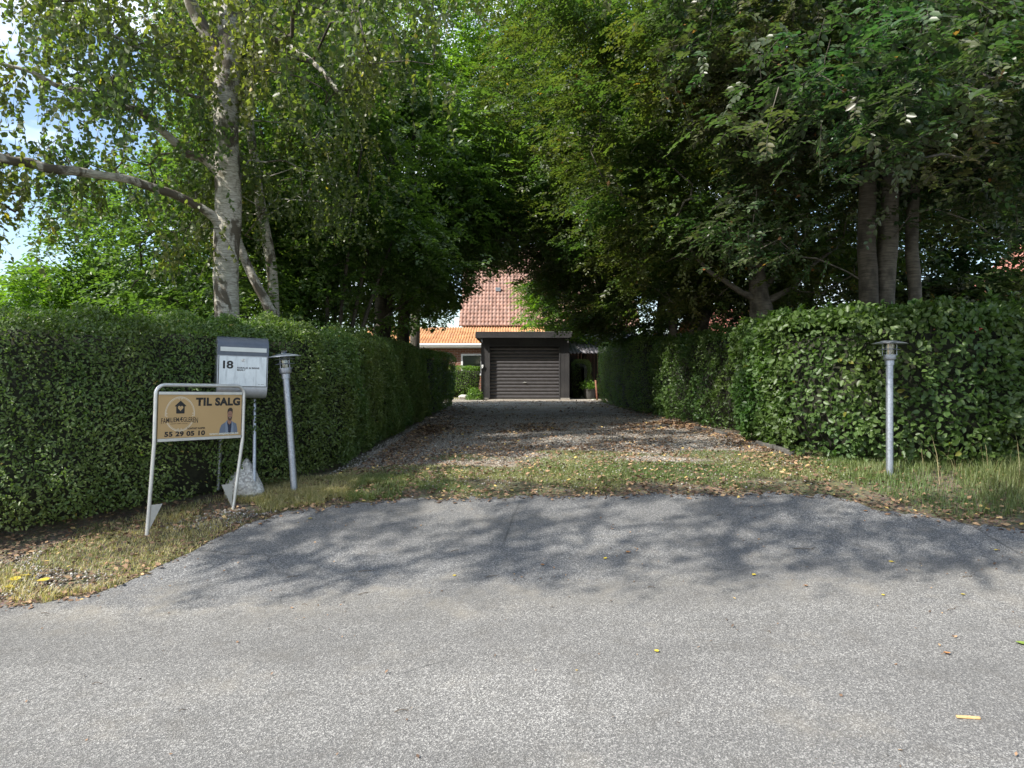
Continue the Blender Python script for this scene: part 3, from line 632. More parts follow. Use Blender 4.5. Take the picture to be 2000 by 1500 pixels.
tr = [low(T((529, 640, 8.5, .062), (524, 600, 8.5, .062), (497, 548, 8.4, .055), (472, 490, 8.4, .05), (462, 440, 8.4, .045), (470, 300, 8.5, .03)))]
_, n = make_tree('young_birch', 'thin leaning birch stem crossing behind the foot of the big birch', 'tree', tr, [(-3.0, 8.9, 4.4, .9, .7, 1.1)], 35, 90, .35, .05, M['birch'], M['birchbark'], 'birch', 13, 'trees left of the drive', clear=False); nl += n
# off-frame birch by the verge inferred from shadows, crown shaped to shade the apron
tr = [[(-7.6, 6.2, .1, .17), (-7.5, 6.0, 2, .15), (-7.3, 5.4, 4, .13), (-7.1, 4.2, 6, .10), (-6.9, 3.2, 8, .05)]]
_, n = make_tree('birch_tree', 'unseen birch off to the left, crown shaped over the road to shade the apron', 'tree', tr, [(-6.5, 2.3, 6.6, 1.6, .95, .9), (-4.3, 2.2, 6.6, 1.4, .9, .8), (-2.3, 2.1, 6.5, 1.5, .85, .7), (-.9, 2.2, 6.8, 1.1, .7, .6), (-8.2, 2.6, 7.2, 1.8, 1.0, .9)], 420, 80, .22, .055, M['birch'], M['birchbark'], 'birch', 14, 'trees left of the drive', clear=False, thin=1, offv=1.0, holes=3.6, twigm=M['darkbark']); nl += n

def stems(px, pyb, Y, k, r, spread, top, seed):
    rr = random.Random(seed); out_ = []; b = P3(px, pyb, Y)
    for i in range(k):
        a = rr.uniform(0, 6.28) if i else 0; s = spread * rr.uniform(.5, 1) if k > 1 else spread * .3
        x0, y0 = b.x + .15 * math.cos(a), b.y + .15 * math.sin(a); z0 = float(H(x0, y0)) - .05
        out_.append([(x0, y0, z0, r), (x0 + s * .15 * math.cos(a), y0 + s * .15 * math.sin(a), z0 + top * .25, r * .85), (x0 + s * .5 * math.cos(a), y0 + s * .5 * math.sin(a), z0 + top * .6, r * .6), (x0 + s * math.cos(a), y0 + s * math.sin(a), z0 + top, r * .2)])
    return out_
GL, GR = 'trees left of the drive', 'trees right of the drive'
TREES = [ # name, label, trunks, ells, n_clump, per, R, size, mat, bark, seed, group
 ('hazel_tree', 'many stemmed hazel with dense mid green leaves behind the corner of the left hedge', stems(640, 650, 11.2, 7, .045, 1.5, 4.5, 1), [(-3.4, 11.2, 4.2, 1.9, 1.5, 2.2), (-2.5, 11.0, 3.6, 1.2, 1.2, 1.5), (-4.0, 11.0, 6.2, 1.9, 1.5, 1.8)], 330, 200, .42, .062, 'maple', 'darkbark', 21, GL),
 ('beech_tree', 'broad dark beech arching over the drive from the left, trunk above the hedge end', stems(722, 660, 14.8, 2, .17, 1.0, 7, 2), [(-2.6, 14.5, 5.4, 2.6, 2.2, 2.4), (-1.7, 14.5, 5.6, 1.7, 1.8, 1.4), (-4.2, 14.5, 8.2, 2.4, 2.2, 2.2), (-2.0, 13.8, 4.0, 1.6, 1.4, 1.2), (-.7, 14.3, 4.7, 1.2, 1.1, .8), (-2.9, 13.6, 3.2, 1.3, 1.0, .8)], 560, 190, .5, .078, 'maple', 'darkbark', 22, GL),
 ('beech_tree', 'second dark trunked beech further back on the left, beside the tiled roof', stems(772, 680, 17.5, 1, .2, 1.0, 7, 3), [(-2.2, 18, 6.2, 2.7, 2.4, 2.8), (-.9, 18.6, 7.4, 2.0, 1.8, 1.8), (-3.6, 18, 4.8, 2.0, 2.0, 2.0), (-1.9, 17.4, 4.2, 1.4, 1.5, 1.1), (-.8, 17.4, 5.0, 1.3, 1.1, .9), (-2.7, 19, 3.9, 1.3, .8, .7), (-3.3, 21, 3.4, 1.5, .8, .8)], 500, 160, .50, .088, 'maple', 'darkbark', 23, GL),
 ('maple_tree', 'tall light green maple filling the view behind the birch', stems(500, 650, 17, 2, .16, 1.4, 8, 4), [(-6.4, 17, 5.8, 2.3, 2.2, 2.9), (-8.4, 17, 4.6, 2.3, 2.0, 2.2), (-5.0, 17, 8.4, 2.8, 2.2, 2.8), (-4.8, 16.5, 3.9, 2.2, 1.8, 1.7), (-3.4, 16.5, 10.2, 2.2, 1.8, 1.6)], 440, 160, .52, .09, 'maple', 'darkbark', 24, GL),
 ('lime_tree', 'tall sunlit tree closing the top of the avenue above the roof', stems(800, 640, 24, 1, .2, 1, 11, 5), [(-1.4, 25.5, 11, 3.0, 2, 2.6), (-.2, 24.5, 11.2, 3.4, 2, 3.0), (1.6, 24.5, 9.6, 2.4, 2, 2.4), (-1.5, 24, 14, 4, 2, 2.5)], 460, 150, .6, .10, 'bright', 'darkbark', 25, GL),
 ('hornbeam_tree', 'thick grey trunked hornbeam rising behind the right hedge, branching low', [low(T((1488, 625, 11, .20), (1484, 590, 11, .16), (1478, 540, 11, .13), (1474, 460, 11, .12), (1471, 380, 11, .11), (1468, 200, 11, .09), (1460, 0, 11, .05))), T((1482, 585, 11, .07), (1450, 572, 10.9, .048), (1415, 548, 10.7, .038), (1385, 530, 10.6, .03), (1350, 490, 10.5, .02)), T((1488, 592, 11, .07), (1522, 576, 11, .05), (1550, 558, 11, .04), (1590, 515, 11, .03), (1640, 480, 11, .018)), T((1484, 570, 11, .07), (1512, 540, 11.1, .05), (1530, 500, 11.2, .035))], [(3.6, 10.6, 6.0, 2.7, 2.0, 2.4), (2.2, 10.2, 6.8, 2.0, 1.8, 2.0), (4.8, 11.6, 4.0, 2.2, 1.3, 1.3), (3.4, 11.8, 3.4, 1.6, 1.1, .9), (1.9, 10.8, 4.6, 1.2, 1.3, 1.1), (2.5, 10.8, 4.4, 1.3, 1.2, 1.0)], 620, 240, .44, .056, 'beech', 'beechbark', 26, GR),
 ('hornbeam_tree', 'gnarled twisted hornbeam beyond the thick trunk, roots of pale bark catching sun', stems(1340, 650, 14.5, 4, .12, 1.6, 6, 7), [(3.4, 14.6, 6.2, 2.5, 2.2, 2.8), (1.9, 14.4, 5.4, 1.6, 1.8, 2.0), (1.5, 14.6, 7.8, 2.2, 1.8, 2.2), (2.4, 14.0, 3.7, 1.2, 1.3, .9), (4.2, 15.0, 4.0, 1.6, 1.2, 1.3), (5.6, 15.4, 4.0, 1.6, 1.2, 1.4), (3.4, 14.8, 3.2, 1.3, 1.1, .7), (.9, 14.6, 5.6, .9, 1.0, .9)], 660, 230, .48, .062, 'beech', 'beechbark', 27, GR),
 ('hornbeam_tree', 'hornbeam with drooping sunlit boughs above the right end of the garage', stems(1265, 680, 19, 2, .16, 1.3, 7, 8), [(3.0, 19, 6.2, 2.5, 2.2, 3.0), (1.7, 19, 6.6, 1.7, 1.8, 2.6), (2.4, 18.6, 3.9, 1.7, 1.7, 1.4), (1.2, 19, 9.2, 2.2, 1.8, 2.0), (.9, 18, 4.6, .8, .8, .9), (.5, 17.8, 5.2, 1.0, 1.0, .8), (1.7, 18.8, 3.5, 1.1, 1.0, .8), (3.2, 18.5, 3.1, 1.4, 1.0, .8)], 600, 220, .5, .07, 'beech', 'beechbark', 28, GR),
 ('apple_tree', 'small yellow green sunlit tree beside the garage in front of the tiled roof', stems(1120, 640, 29.5, 2, .1, 1.0, 3.4, 9), [(2.0, 28.8, 4.3, 1.7, 1.2, 1.3), (1.1, 29.0, 4.9, .8, .6, .9), (3.4, 28.5, 4.2, 1.4, 1.2, 1.2)], 130, 130, .45, .10, 'bright', 'darkbark', 29, GR),
]
for nm, lb, trk, el, nc, per, R, sz, mt, bk, sd, g in TREES:
    if not isinstance(trk[0], list): trk = [trk]
    _, n = make_tree(nm, lb, 'tree', trk, el, nc, per, R, sz, M[mt], M[bk], 'beech', sd, g, clear=True); nl += n
# low limbs of the thick hornbeam
tr = [low(T((1697, 575, 8.6, .115), (1692, 480, 8.6, .105), (1694, 350, 8.6, .10), (1690, 200, 8.6, .09), (1670, -50, 8.5, .05)))]
tr3 = low(T((1787, 575, 8.8, .08), (1780, 480, 8.8, .075), (1788, 340, 8.8, .07), (1810, 280, 8.8, .06), (1850, 100, 8.8, .04)))
tr2 = low(T((1728, 575, 8.7, .122), (1733, 480, 8.7, .118), (1737, 350, 8.7, .11), (1742, 200, 8.7, .11), (1750, -50, 8.7, .07)))
E7 = [(4.4, 8.0, 5.0, 2.5, 1.7, 1.6), (5.6, 7.8, 4.6, 1.9, 1.7, 1.5), (3.2, 7.6, 5.2, 1.6, 1.4, 1.3), (4.3, 7.9, 4.2, 1.2, .9, .7), (3.3, 8.6, 3.7, .9, .8, .8), (3.4, 7.2, 7.0, 3.2, 1.9, 1.5), (6.6, 8.4, 5.6, 2.0, 1.8, 2.4), (2.6, 5.5, 3.9, 1.0, .7, .5), (3.8, 5.7, 4.0, 1.2, .7, .7), (.8, 3.8, 6.2, 1.9, .8, .8), (2.4, 4.4, 6.4, 1.6, .9, .8)]  # the high forward ellipsoids, out of view, are added to shade the right hedge
def keep7(p):
    Y = p[:, 1]; px = CX + F * p[:, 0] / Y; py = CY - F * (p[:, 2] - CAMZ) / Y
    return (py < np.interp(px, [1100, 1280, 1500, 1700, 2000, 2200], [60, 460, 590, 400, 520, 520]))
_, n = make_tree('beech_tree', 'large beech of smooth banded grey trunks behind the right hedge spreading over the lamp', 'tree', tr2 and [tr2], E7, 900, 200, .44, .050, M['copse'], M['beechbark'], 'beech', 31, GR, hi=True, clear=False, keep=keep7, thin=3); nl += n
_, n = make_tree('beech_tree', 'rough dark beech trunk leaning beside the smooth trunk, left one of the close trio', 'tree', tr, [(4.0, 8.6, 6.4, 1.6, 1.2, 1.6)], 80, 120, .46, .078, M['copse'], M['darkbark'], 'beech', 32, GR, clear=False, keep=keep7); nl += n
_, n = make_tree('beech_tree', 'slimmer beech trunk with a fork, right one of the close trio', 'tree', [tr3], [(6.0, 9.0, 5.2, 1.6, 1.2, 1.6)], 80, 120, .46, .078, M['copse'], M['beechbark'], 'beech', 33, GR, clear=False, keep=keep7); nl += n
# background trees on the right
BGT = [('hornbeam_tree', 'dark leafy tree filling the gap behind the trio of beech trunks', 7.2, 13.5, [(7.2, 13.5, 6.4, 2.6, 2.0, 2.8), (6.2, 13.5, 3.4, 2.4, 1.4, 1.3), (8.2, 13.8, 3.4, 1.8, 1.2, 1.2), (5.2, 13.2, 7.8, 2.4, 1.8, 2.2)], 300, 41),
       ('hornbeam_tree', 'dark tree at the right edge with sky showing through its lower boughs', 10.4, 13.5, [(10.4, 13.5, 6.6, 2.8, 2.0, 3.0), (9.6, 13.2, 3.4, 1.9, 1.4, 1.0)], 260, 42),
       ('hornbeam_tree', 'further dark tree seen between the thick hornbeam and the trio', 8.6, 20, [(8.6, 20, 8.0, 3.2, 2.0, 4.0), (6.4, 20, 6.2, 2.4, 1.8, 3.0), (5.6, 20, 10, 3, 2, 3)], 280, 43),
       ('hornbeam_tree', 'far tree on the right glimpsed above the red roofs', 14.5, 22, [(14.5, 22, 8.2, 3.6, 2.2, 4.4), (12, 22, 6.0, 2.4, 1.6, 2.4)], 220, 44)]
for nm, lb, x, y, el, nc, sd in BGT:
    z0 = float(H(x, y)); _, n = make_tree(nm, lb, 'tree', [[(x, y, z0, .17), (x + .1, y, z0 + 3, .14), (x - .1, y, z0 + 7, .06)]], el, nc, 150, .55, .095, M['copse'], M['darkbark'], 'beech', sd, GR, clear=True); nl += n
for nm, lb, x, y, el, nc, sd in [('laurel_shrub', 'dense dark undergrowth shrub behind the shaded right hedge', 5.2, 17.5, [(5.2, 17.5, 2.6, 2.0, 1.1, 1.3), (7.6, 17.6, 2.4, 1.8, 1.0, 1.1)], 150, 45), ('laurel_shrub', 'dense dark undergrowth shrub behind the hornbeam hedge at the right edge', 10.5, 16, [(10.6, 16, 2.5, 2.4, 1.1, 1.2), (13.5, 16, 2.6, 1.8, 1.1, 1.4)], 150, 46)]:
    z0 = float(H(x, y)); _, n = make_tree(nm, lb, 'shrub', [[(x, y, z0, .06), (x + .1, y, z0 + 1, .05), (x - .1, y, z0 + 2, .02)]], el, nc, 150, .45, .085, M['copse'], M['darkbark'], 'beech', sd, 'undergrowth on the right', clear=True, flat=.8); nl += n
# shrubs behind the left hedge
SH = [('bright_shrub', 'bright yellow green sunlit shrub at the far left above the hedge', -8.4, 11.5, [(-8.4, 11.5, 2.6, 1.4, 1.1, 1.2), (-8.0, 11.5, 1.9, 1.5, 1.1, .9)], 'bright', 110, 51),
      ('lilac_shrub', 'loose green shrub with pale leaf tips between the bright shrub and the birch', -6.5, 11.8, [(-6.2, 11.8, 3.3, 1.6, 1.2, 1.5), (-7.0, 11.8, 2.4, 1.3, 1.0, 1.2)], 'maple', 150, 52),
      ('hazel_shrub', 'dark green hazel shrub directly left of the big birch trunk', -4.7, 10.4, [(-4.6, 10.4, 3.4, 1.3, 1.0, 1.5), (-3.7, 10.2, 2.5, 1.0, .9, 1.0), (-5.2, 10.2, 2.0, 1.0, .8, .9)], 'maple', 160, 53),
      ('elder_shrub', 'tall rounded shrub in the background left, sunlit on its crown', -8.6, 17, [(-8.6, 17, 3.2, 2.4, 1.4, 1.5), (-11.2, 17, 2.8, 1.8, 1.2, 1.3)], 'bright', 150, 54)]
for nm, lb, x, y, el, mt, nc, sd in SH:
    z0 = float(H(x, y)); _, n = make_tree(nm, lb, 'shrub', [[(x + dx, y, z0, .035), (x + dx * 2, y + dy, z0 + 1.2, .025), (x + dx * 3, y + dy, z0 + 2.2, .01)] for dx, dy in ((-.15, .1), (.1, -.1), (.3, .2), (-.35, 0))], el, nc, 150, .34, .07, M[mt], M['darkbark'], 'beech', sd, 'shrubs behind the left hedge', clear=False, flat=.8); nl += n
# far off treeline
def woods():
    c = []; r = np.random.default_rng(5)
    for a in np.linspace(-62, 62, 100):
        d = 85 + r.uniform(-8, 8); x, y = d * math.sin(math.radians(a)), d * math.cos(math.radians(a)); c.append((x, y, 2.4, 3.2, 3.0, r.uniform(2.6, 4.4)))
    p = ell_pts(c, 26000, hollow=.5, seed=9); n = len(p); rr = np.random.default_rng(3)
    tag(leaves_obj('woods', p, rr.normal(size=(n, 3)), rr.normal(size=(n, 3)) + [0, 0, .6], .9 * rr.uniform(.6, 1.3, n), M['maple'], None, None, .8), 'distant hazy line of woods behind the garden trees', 'woods', kind='stuff')
woods()
print('LEAVES', nl)
# ------------------------------------------------------------------ garage, houses
def wood_mat():
    m = NT('black_timber'); n1 = m.noise(m.wco((14, 14, 1.2)), 5, 5, .6); n2 = m.noise(m.wco(), 2, 3)
    c = m.mix(m.ramp(n1, [(.3, 0), (.7, 1)]), (.014, .0135, .014), (.036, .034, .036)); c = m.mix(m.ramp(n2, [(.5, 0), (.75, .3)]), c, (.08, .075, .07)); m.col(c); m.set(Roughness=.7); m.bump(n1, .3, .004); return m.m
def tile_mat(name, a, b, dirt):
    m = NT(name); v = m.wco(); n1 = m.noise(v, 3.2, 5, .6); n2 = m.vor(m.wco((4.3, 3.6, 0.01)), 1.0, outp='Color', rnd=.3); n3 = m.noise(v, 14, 5, .7)
    bw = m.n('ShaderNodeRGBToBW'); m.l(n2, bw.inputs[0])
    c = m.mix(m.ramp(bw.outputs[0], [(.25, 0), (.75, 1)]), a, b); c = m.mix(m.ramp(n1, [(.45, 0), (.7, .55)]), c, dirt); c = m.mix(m.ramp(n3, [(.56, 0), (.7, .6)]), c, tuple(x * .5 for x in dirt))
    m.col(c); m.set(Roughness=.85); m.bump(n3, .3, .01); return m.m
def brick_mat():
    m = NT('brick'); b = m.n('ShaderNodeTexBrick'); b.inputs['Scale'].default_value = 1; b.inputs['Brick Width'].default_value = .24; b.inputs['Row Height'].default_value = .075; b.inputs['Mortar Size'].default_value = .007
    b.inputs['Color1'].default_value = (.16, .055, .03, 1); b.inputs['Color2'].default_value = (.24, .10, .05, 1); b.inputs['Mortar'].default_value = (.33, .30, .26, 1)
    t = m.n('ShaderNodeNewGeometry'); s_ = m.n('ShaderNodeSeparateXYZ'); c_ = m.n('ShaderNodeCombineXYZ'); m.l(t.outputs['Position'], s_.inputs[0]); ad = m.math('ADD', s_.outputs[0], s_.outputs[1])
    m.l(ad, c_.inputs[0]); m.l(s_.outputs[2], c_.inputs[1]); m.l(c_.outputs[0], b.inputs['Vector']); m.col(b.outputs[0]); m.set(Roughness=.9); return m.m
M['timber'] = wood_mat(); M['tiles'] = tile_mat('clay_pantiles', (.25, .14, .105), (.37, .215, .165), (.24, .18, .155)); M['orange'] = tile_mat('orange_roof_sheets', (.38, .18, .075), (.52, .27, .12), (.32, .18, .10))
M['redtiles'] = tile_mat('red_tiles', (.30, .11, .08), (.42, .18, .13), (.25, .1, .07)); M['brick'] = brick_mat()
M['doorpaint'] = plain('garage_door_paint', (.062, .058, .060), .42, nscale=7, namp=.18); M['roofgrey'] = plain('roofing_felt', (.13, .125, .12), .85, nscale=9, namp=.3, bump=.2)
M['greyroof'] = plain('fibre_cement', (.20, .19, .21), .8, nscale=6, namp=.3); M['white'] = plain('white_paint', (.75, .76, .75), .5, nscale=12, namp=.05); M['black'] = plain('black', (.012, .012, .013), .6)
M['blind'] = plain('blind', (.62, .60, .54), .8); M['room'] = plain('dark_room', (.03, .035, .04), .9)
def thin_glass(name, tint, refl):
    g_ = NT(name); a_ = g_.n('ShaderNodeBsdfTransparent'); a_.inputs[0].default_value = (*tint, 1); b_ = g_.n('ShaderNodeBsdfGlossy'); b_.inputs['Roughness'].default_value = .04
    f_ = g_.n('ShaderNodeFresnel'); f_.inputs[0].default_value = 1.5; x_ = g_.n('ShaderNodeMixShader'); g_.l(g_.math('ADD', f_.outputs[0], refl), x_.inputs[0]); g_.l(a_.outputs[0], x_.inputs[1]); g_.l(b_.outputs[0], x_.inputs[2]); g_.l(x_.outputs[0], g_.o.inputs[0]); return g_.m
M['glass'] = thin_glass('window_glass', (.92, .95, .94), .03)
M['redwall'] = plain('red_painted_boards', (.42, .06, .05), .7, nscale=5, namp=.2); M['plinth'] = plain('plinth', (.27, .25, .22), .9, nscale=20, namp=.3, bump=.3)

GY, gz = 25.3, float(H(0, 25.3))
def gx(px): return (px - CX) / F * GY
def gzz(py): return CAMZ - (py - CY) / F * GY
t = thing('garage', 'black timber garage with a dark ribbed door at the end of the drive', 'garage', (gx(1025), GY, gz)); O = (gx(1025), GY, gz)
x0, x1 = gx(939.5), gx(1112); dx0, dx1 = gx(957), gx(1092); zt = gzz(658); dz1 = gzz(676.5); zb = gz
mb = MB()
def boards(a, b, z0, z1, y, mb, w_=.14, vert=True):
    n_ = max(1, round((b - a) / w_)); st = (b - a) / n_
    for i in range(n_): o_ = .006 * (i % 2); mb.box(a + i * st + .003, a + (i + 1) * st - .003, y - .022 - o_, y, z0, z1)
boards(x0, dx0 - .03, zb + .06, zt, GY, mb); boards(dx1 + .03, x1, zb + .06, zt, GY, mb); boards(dx0 - .027, dx1 + .027, dz1 + .02, zt, GY, mb)
n_ = 40
for i in range(n_):                                  # side walls of boards
    ya = GY + .003 + i * 5.6 / n_
    for xx in (x0, x1 - .022): mb.box(xx, xx + .022, ya, ya + 5.6 / n_ - .006, zb + .06, zt)
mb.box(x0, x1, GY + 5.62, GY + 5.66, zb, zt); mb.box(x0 + .03, dx0 - .05, GY + .003, GY + .12, zb + .06, zt); mb.box(dx1 + .05, x1 - .03, GY + .003, GY + .12, zb + .06, zt); mb.box(dx0 - .05, dx1 + .05, GY + .003, GY + .12, dz1 + .03, zt)
mb.build('wall', M['timber'], t, O, bevel=.002)
fr = MB(); fr.box(dx0 - .05, dx0, GY - .035, GY + .17, zb, dz1 + .05); fr.box(dx1, dx1 + .05, GY - .035, GY + .17, zb, dz1 + .05); fr.box(dx0, dx1, GY - .033, GY + .17, dz1, dz1 + .05); fr.build('door_frame', M['timber'], t, O, bevel=.004)
dm = MB(); prof = []; nr_ = 15; hz = (dz1 - zb - .03) / nr_                            # ribbed door section, extruded in x
for i in range(nr_):
    z0_ = zb + .02 + i * hz
    for u_, d_ in ((0.02, .0), (.10, .018), (.3, .030), (.6, .034), (.85, .022), (.96, .004)): prof.append((z0_ + u_ * hz, -d_))
yd0 = GY + .15; V = [(dx0 + .004, yd0 + d, z) for z, d in prof] + [(dx1 - .004, yd0 + d, z) for z, d in prof]; k_ = len(prof)
dm.add(V, [(i, i + 1, i + 1 + k_, i + k_) for i in range(k_ - 1)]); door = dm.build('door', M['doorpaint'], t, O, auto=50)
hd = MB(); hx, hzz = gx(1025), gzz(747); hd.box(hx - .065, hx + .065, yd0 - .062, yd0 - .045, hzz - .012, hzz + .012); hd.lathe([(.022, 0), (.022, .02), (.010, .024), (.010, .06)], 14, Matrix.Translation((hx, yd0 - .028, hzz)) @ Matrix.Rotation(math.radians(90), 4, 'X')); hd.build('handle', M['alu'], door, O, bevel=.003)
ba = MB(); ba.box(dx0, dx1, yd0 + .02, yd0 + .04, zb, dz1 + .03); ba.build('door_back', M['black'], t, O)
rf = MB(); zr = gzz(652); rf.box(gx(930.5), gx(1116.5), GY - .30, GY + 5.9, zt + .003, zr + .02); rf.box(gx(929.5), gx(1117.5), GY - .33, GY - .303, zt - .05, zr + .035); rf.box(gx(929.5), gx(930.4), GY - .303, GY + 5.9, zt - .05, zr + .035); rf.box(gx(1116.6), gx(1117.5), GY - .303, GY + 5.9, zt - .05, zr + .035)
rf.build('roof', M['timber'], t, O, bevel=.004)
ft = MB(); ft.box(gx(930), gx(1117), GY - .34, GY + 5.92, zr + .038, zr + .062); ft.build('roof_felt', M['roofgrey'], t, O, bevel=.004)
pl = MB(); pl.box(x0 - .01, dx0 - .052, GY - .05, GY + .2, zb - .1, zb + .055); pl.box(dx1 + .052, x1 + .01, GY - .05, GY + .2, zb - .1, zb + .055); pl.box(dx0 - .05, dx1 + .05, GY - .02, GY + .3, zb - .1, zb + .012); pl.build('plinth', M['plinth'], t, O, bevel=.006)
for xx_, rr_ in ((x1 - .06, .025), (x0 + .045, .018)): pp = MB(); pp.tube([(xx_, GY - .10, zt - .02), (xx_, GY - .10, zt - .22)], rr_, 12); pp.build('drain_pipe', M['galv'], t, O, smooth=True)
wl = MB(); wx, wz = gx(942.5), gzz(714.5); wl.box(wx - .035, wx + .035, GY - .10, GY - .032, wz - .04, wz + .04); wl.lathe([(.03, 0), (.028, .03), (.012, .045)], 14, Matrix.Translation((wx, GY - .07, wz - .085))); wl.build('wall_lamp', M['white'], t, O, bevel=.004)

def pantile_roof(name, X0, X1, Y0, Z0, Y1, Z1, tw, rh, amp, step, mat, parent, origin, seed=1):
    n_ = int((X1 - X0) / tw * 7) + 1; xs = np.linspace(X0, X1, n_); ph = xs / tw * 2 * np.pi
    wv = amp * (np.sin(ph) + .32 * np.sin(2 * ph + .6)); Ls = math.hypot(Y1 - Y0, Z1 - Z0); sl_ = np.array([(Y1 - Y0), (Z1 - Z0)]) / Ls; nm = np.array([-sl_[1], sl_[0]])
    rows = max(1, round(Ls / rh)); rh = Ls / rows; pr = []
    for i in range(rows): pr += [(i * rh, step), (i * rh + rh * .5, step * .5), (i * rh + rh - .003, .0)]
    pr = [(0, -.05)] + pr; r = np.random.default_rng(seed); V = []
    for s_, h_ in pr:
        hh_ = h_ + wv + .004 * r.normal(); ss = s_ + .018 * np.sin(ph + 1.2)
        V.append(np.stack([xs, Y0 + sl_[0] * ss + nm[0] * hh_, Z0 + sl_[1] * ss + nm[1] * hh_], 1))
    V = np.concatenate(V); i = np.arange(len(pr) - 1)[:, None] * n_ + np.arange(n_ - 1)[None]; Fc = np.stack([i, i + 1, i + n_ + 1, i + n_], -1).reshape(-1, 4)
    return np_mesh(name, V, Fc, mat, parent, None, origin, smooth=False)
# main house
HY = 33.0; hO = (-2.5, HY, .5)
t = thing('brick_house', 'brick house with a steep clay pantile roof behind the garage', 'house', hO)
zE = CAMZ + (CY - 636) / F * HY; px0 = (896 - CX) / F * HY
rfz = pantile_roof('roof', px0, 6.2, HY, zE, HY + 4.6, zE + 4.5, .18, .30, .028, .030, M['tiles'], t, hO)
rb = MB(); rb.add([(px0, HY + 9.2, zE), (6.2, HY + 9.2, zE), (6.2, HY + 4.61, zE + 4.5), (px0, HY + 4.61, zE + 4.5)], [(0, 1, 2, 3)]); rb.tube([(px0, HY + 4.6, zE + 4.52), (6.2, HY + 4.6, zE + 4.52)], .11, 10); rb.build('roof_back', M['tiles'], t, hO)
wl = MB(); wl.box(px0 + .15, 6.0, HY + .35, HY + 8.9, .4, zE + .1); wl.prism([(0, 0)] * 0 or [(px0 + .16, zE - .2), (px0 + .17, zE - .2), (px0 + .17, zE)], HY + .4, HY + .5)
wl.v = wl.v[:8]; wl.f = wl.f[:6]
wl.add([(px0 + .15, HY + .4, zE + .1), (px0 + .15, HY + 8.8, zE + .1), (px0 + .15, HY + 4.6, zE + 4.35), (px0 + .40, HY + .4, zE + .1), (px0 + .40, HY + 8.8, zE + .1), (px0 + .40, HY + 4.6, zE + 4.35)], [(0, 1, 2), (5, 4, 3), (0, 2, 5, 3), (2, 1, 4, 5)])
wl.build('wall', M['brick'], t, hO)
vb = MB(); sy = HY + 1.95; sz_ = zE + 1.95 * 4.5 / 4.6; vx = (973 - CX) / F * 34.9; vb.box(vx - .13, vx + .13, sy - .12, sy + .1, sz_ - .02, sz_ + .17); vb.build('roof_window', M['galv'], rfz, hO, bevel=.01)
ch = MB(); ch.box(px0 + .1, px0 + .75, HY + 3.2, HY + 3.9, zE + 2.6, zE + 5.6); ch.box(px0 + .04, px0 + .81, HY + 3.14, HY + 3.96, zE + 5.603, zE + 5.75); ch.build('chimney', M['brick'], rfz, hO)
# low front wing
WY = 30.0; wO = (-5, WY, .5); t = thing('house_wing', 'low brick wing with an orange corrugated roof and white gutter left of the garage', 'house', wO)
zW = CAMZ + (CY - 671) / F * WY; xL = (690 - CX) / F * WY
pantile_roof('roof', xL, 1.6, WY - .25, zW, HY - .01, zE - .08, .125, 1.1, .024, .02, M['orange'], t, wO)
wl = MB(); wxa, wxb = (900.5 - CX) / F * WY, (937.5 - CX) / F * WY; wza, wzb = CAMZ + (CY - 718) / F * WY, CAMZ + (CY - 691) / F * WY
wxb = wxa + .95; wza = wzb - .95
wl.box(xL + .2, wxa, WY, WY + .3, .4, zW - .1); wl.box(wxb, 1.5, WY, WY + .3, .4, zW - .1); wl.box(wxa, wxb, WY + .001, WY + .3, .4, wza); wl.box(wxa, wxb, WY + .001, WY + .3, wzb, zW - .1); wl.box(xL + .2, xL + .5, WY + .301, HY + .3, .4, zW + .5)
wl.build('wall', M['brick'], t, wO)
wf = MB()
for b in ((wxa, wxa + .08, wza, wzb), (wxb - .08, wxb, wza, wzb), (wxa + .08, wxb - .08, wza, wza + .08), (wxa + .08, wxb - .08, wzb - .08, wzb)): wf.box(b[0], b[1], WY - .02, WY + .10, b[2], b[3])
wf = wf.build('window', M['white'], t, wO, bevel=.004)
gl = MB(); gl.box(wxa + .08, wxb - .08, WY + .05, WY + .06, wza + .08, wzb - .08); gl.build('pane', M['glass'], wf, wO)
bl = MB()
for i in range(7): bl.box(wxa + .1, wxb - .1, WY + .07, WY + .085, wzb - .145 - i * .066, wzb - .085 - i * .066)
bl.build('blind', M['blind'], wf, wO)
rm = MB(); rm.box(wxa - .3, wxb + .3, WY + .9, WY + .95, wza - .3, wzb + .2); rm.build('room_wall', M['room'], t, wO)
gt = MB(); gt.tube([(xL, WY - .33, zW - .07), (-1.25, WY - .33, zW - .07)], .065, 12); gt.box(xL, 1.5, WY - .22, WY - .19, zW - .2, zW - .03); gt.box(xL, 1.5, WY - .188, WY - .003, zW - .2, zW - .17); gt.build('gutter', M['white'], t, wO, auto=40)
# shed with grey roof right of the garage
sO = (3.4, 27.5, .5); t = thing('garden_shed', 'dark shed with a grey corrugated lean-to roof right of the garage', 'shed', sO)
pantile_roof('roof', 2.25, 8.5, 27.2, CAMZ + (CY - 688) / F * 27.2, 30.4, CAMZ + (CY - 652) / F * 30.4, .15, 1.6, .018, .015, M['greyroof'], t, sO)
wl = MB()
boards(2.45, 8.3, .45, 2.75, 29.6, wl); boards(2.3, 2.62, .5, 2.2, 27.6, wl); wl.box(8.2, 8.3, 27.5, 30.3, .45, 2.3); wl.build('wall', M['timber'], t, sO)
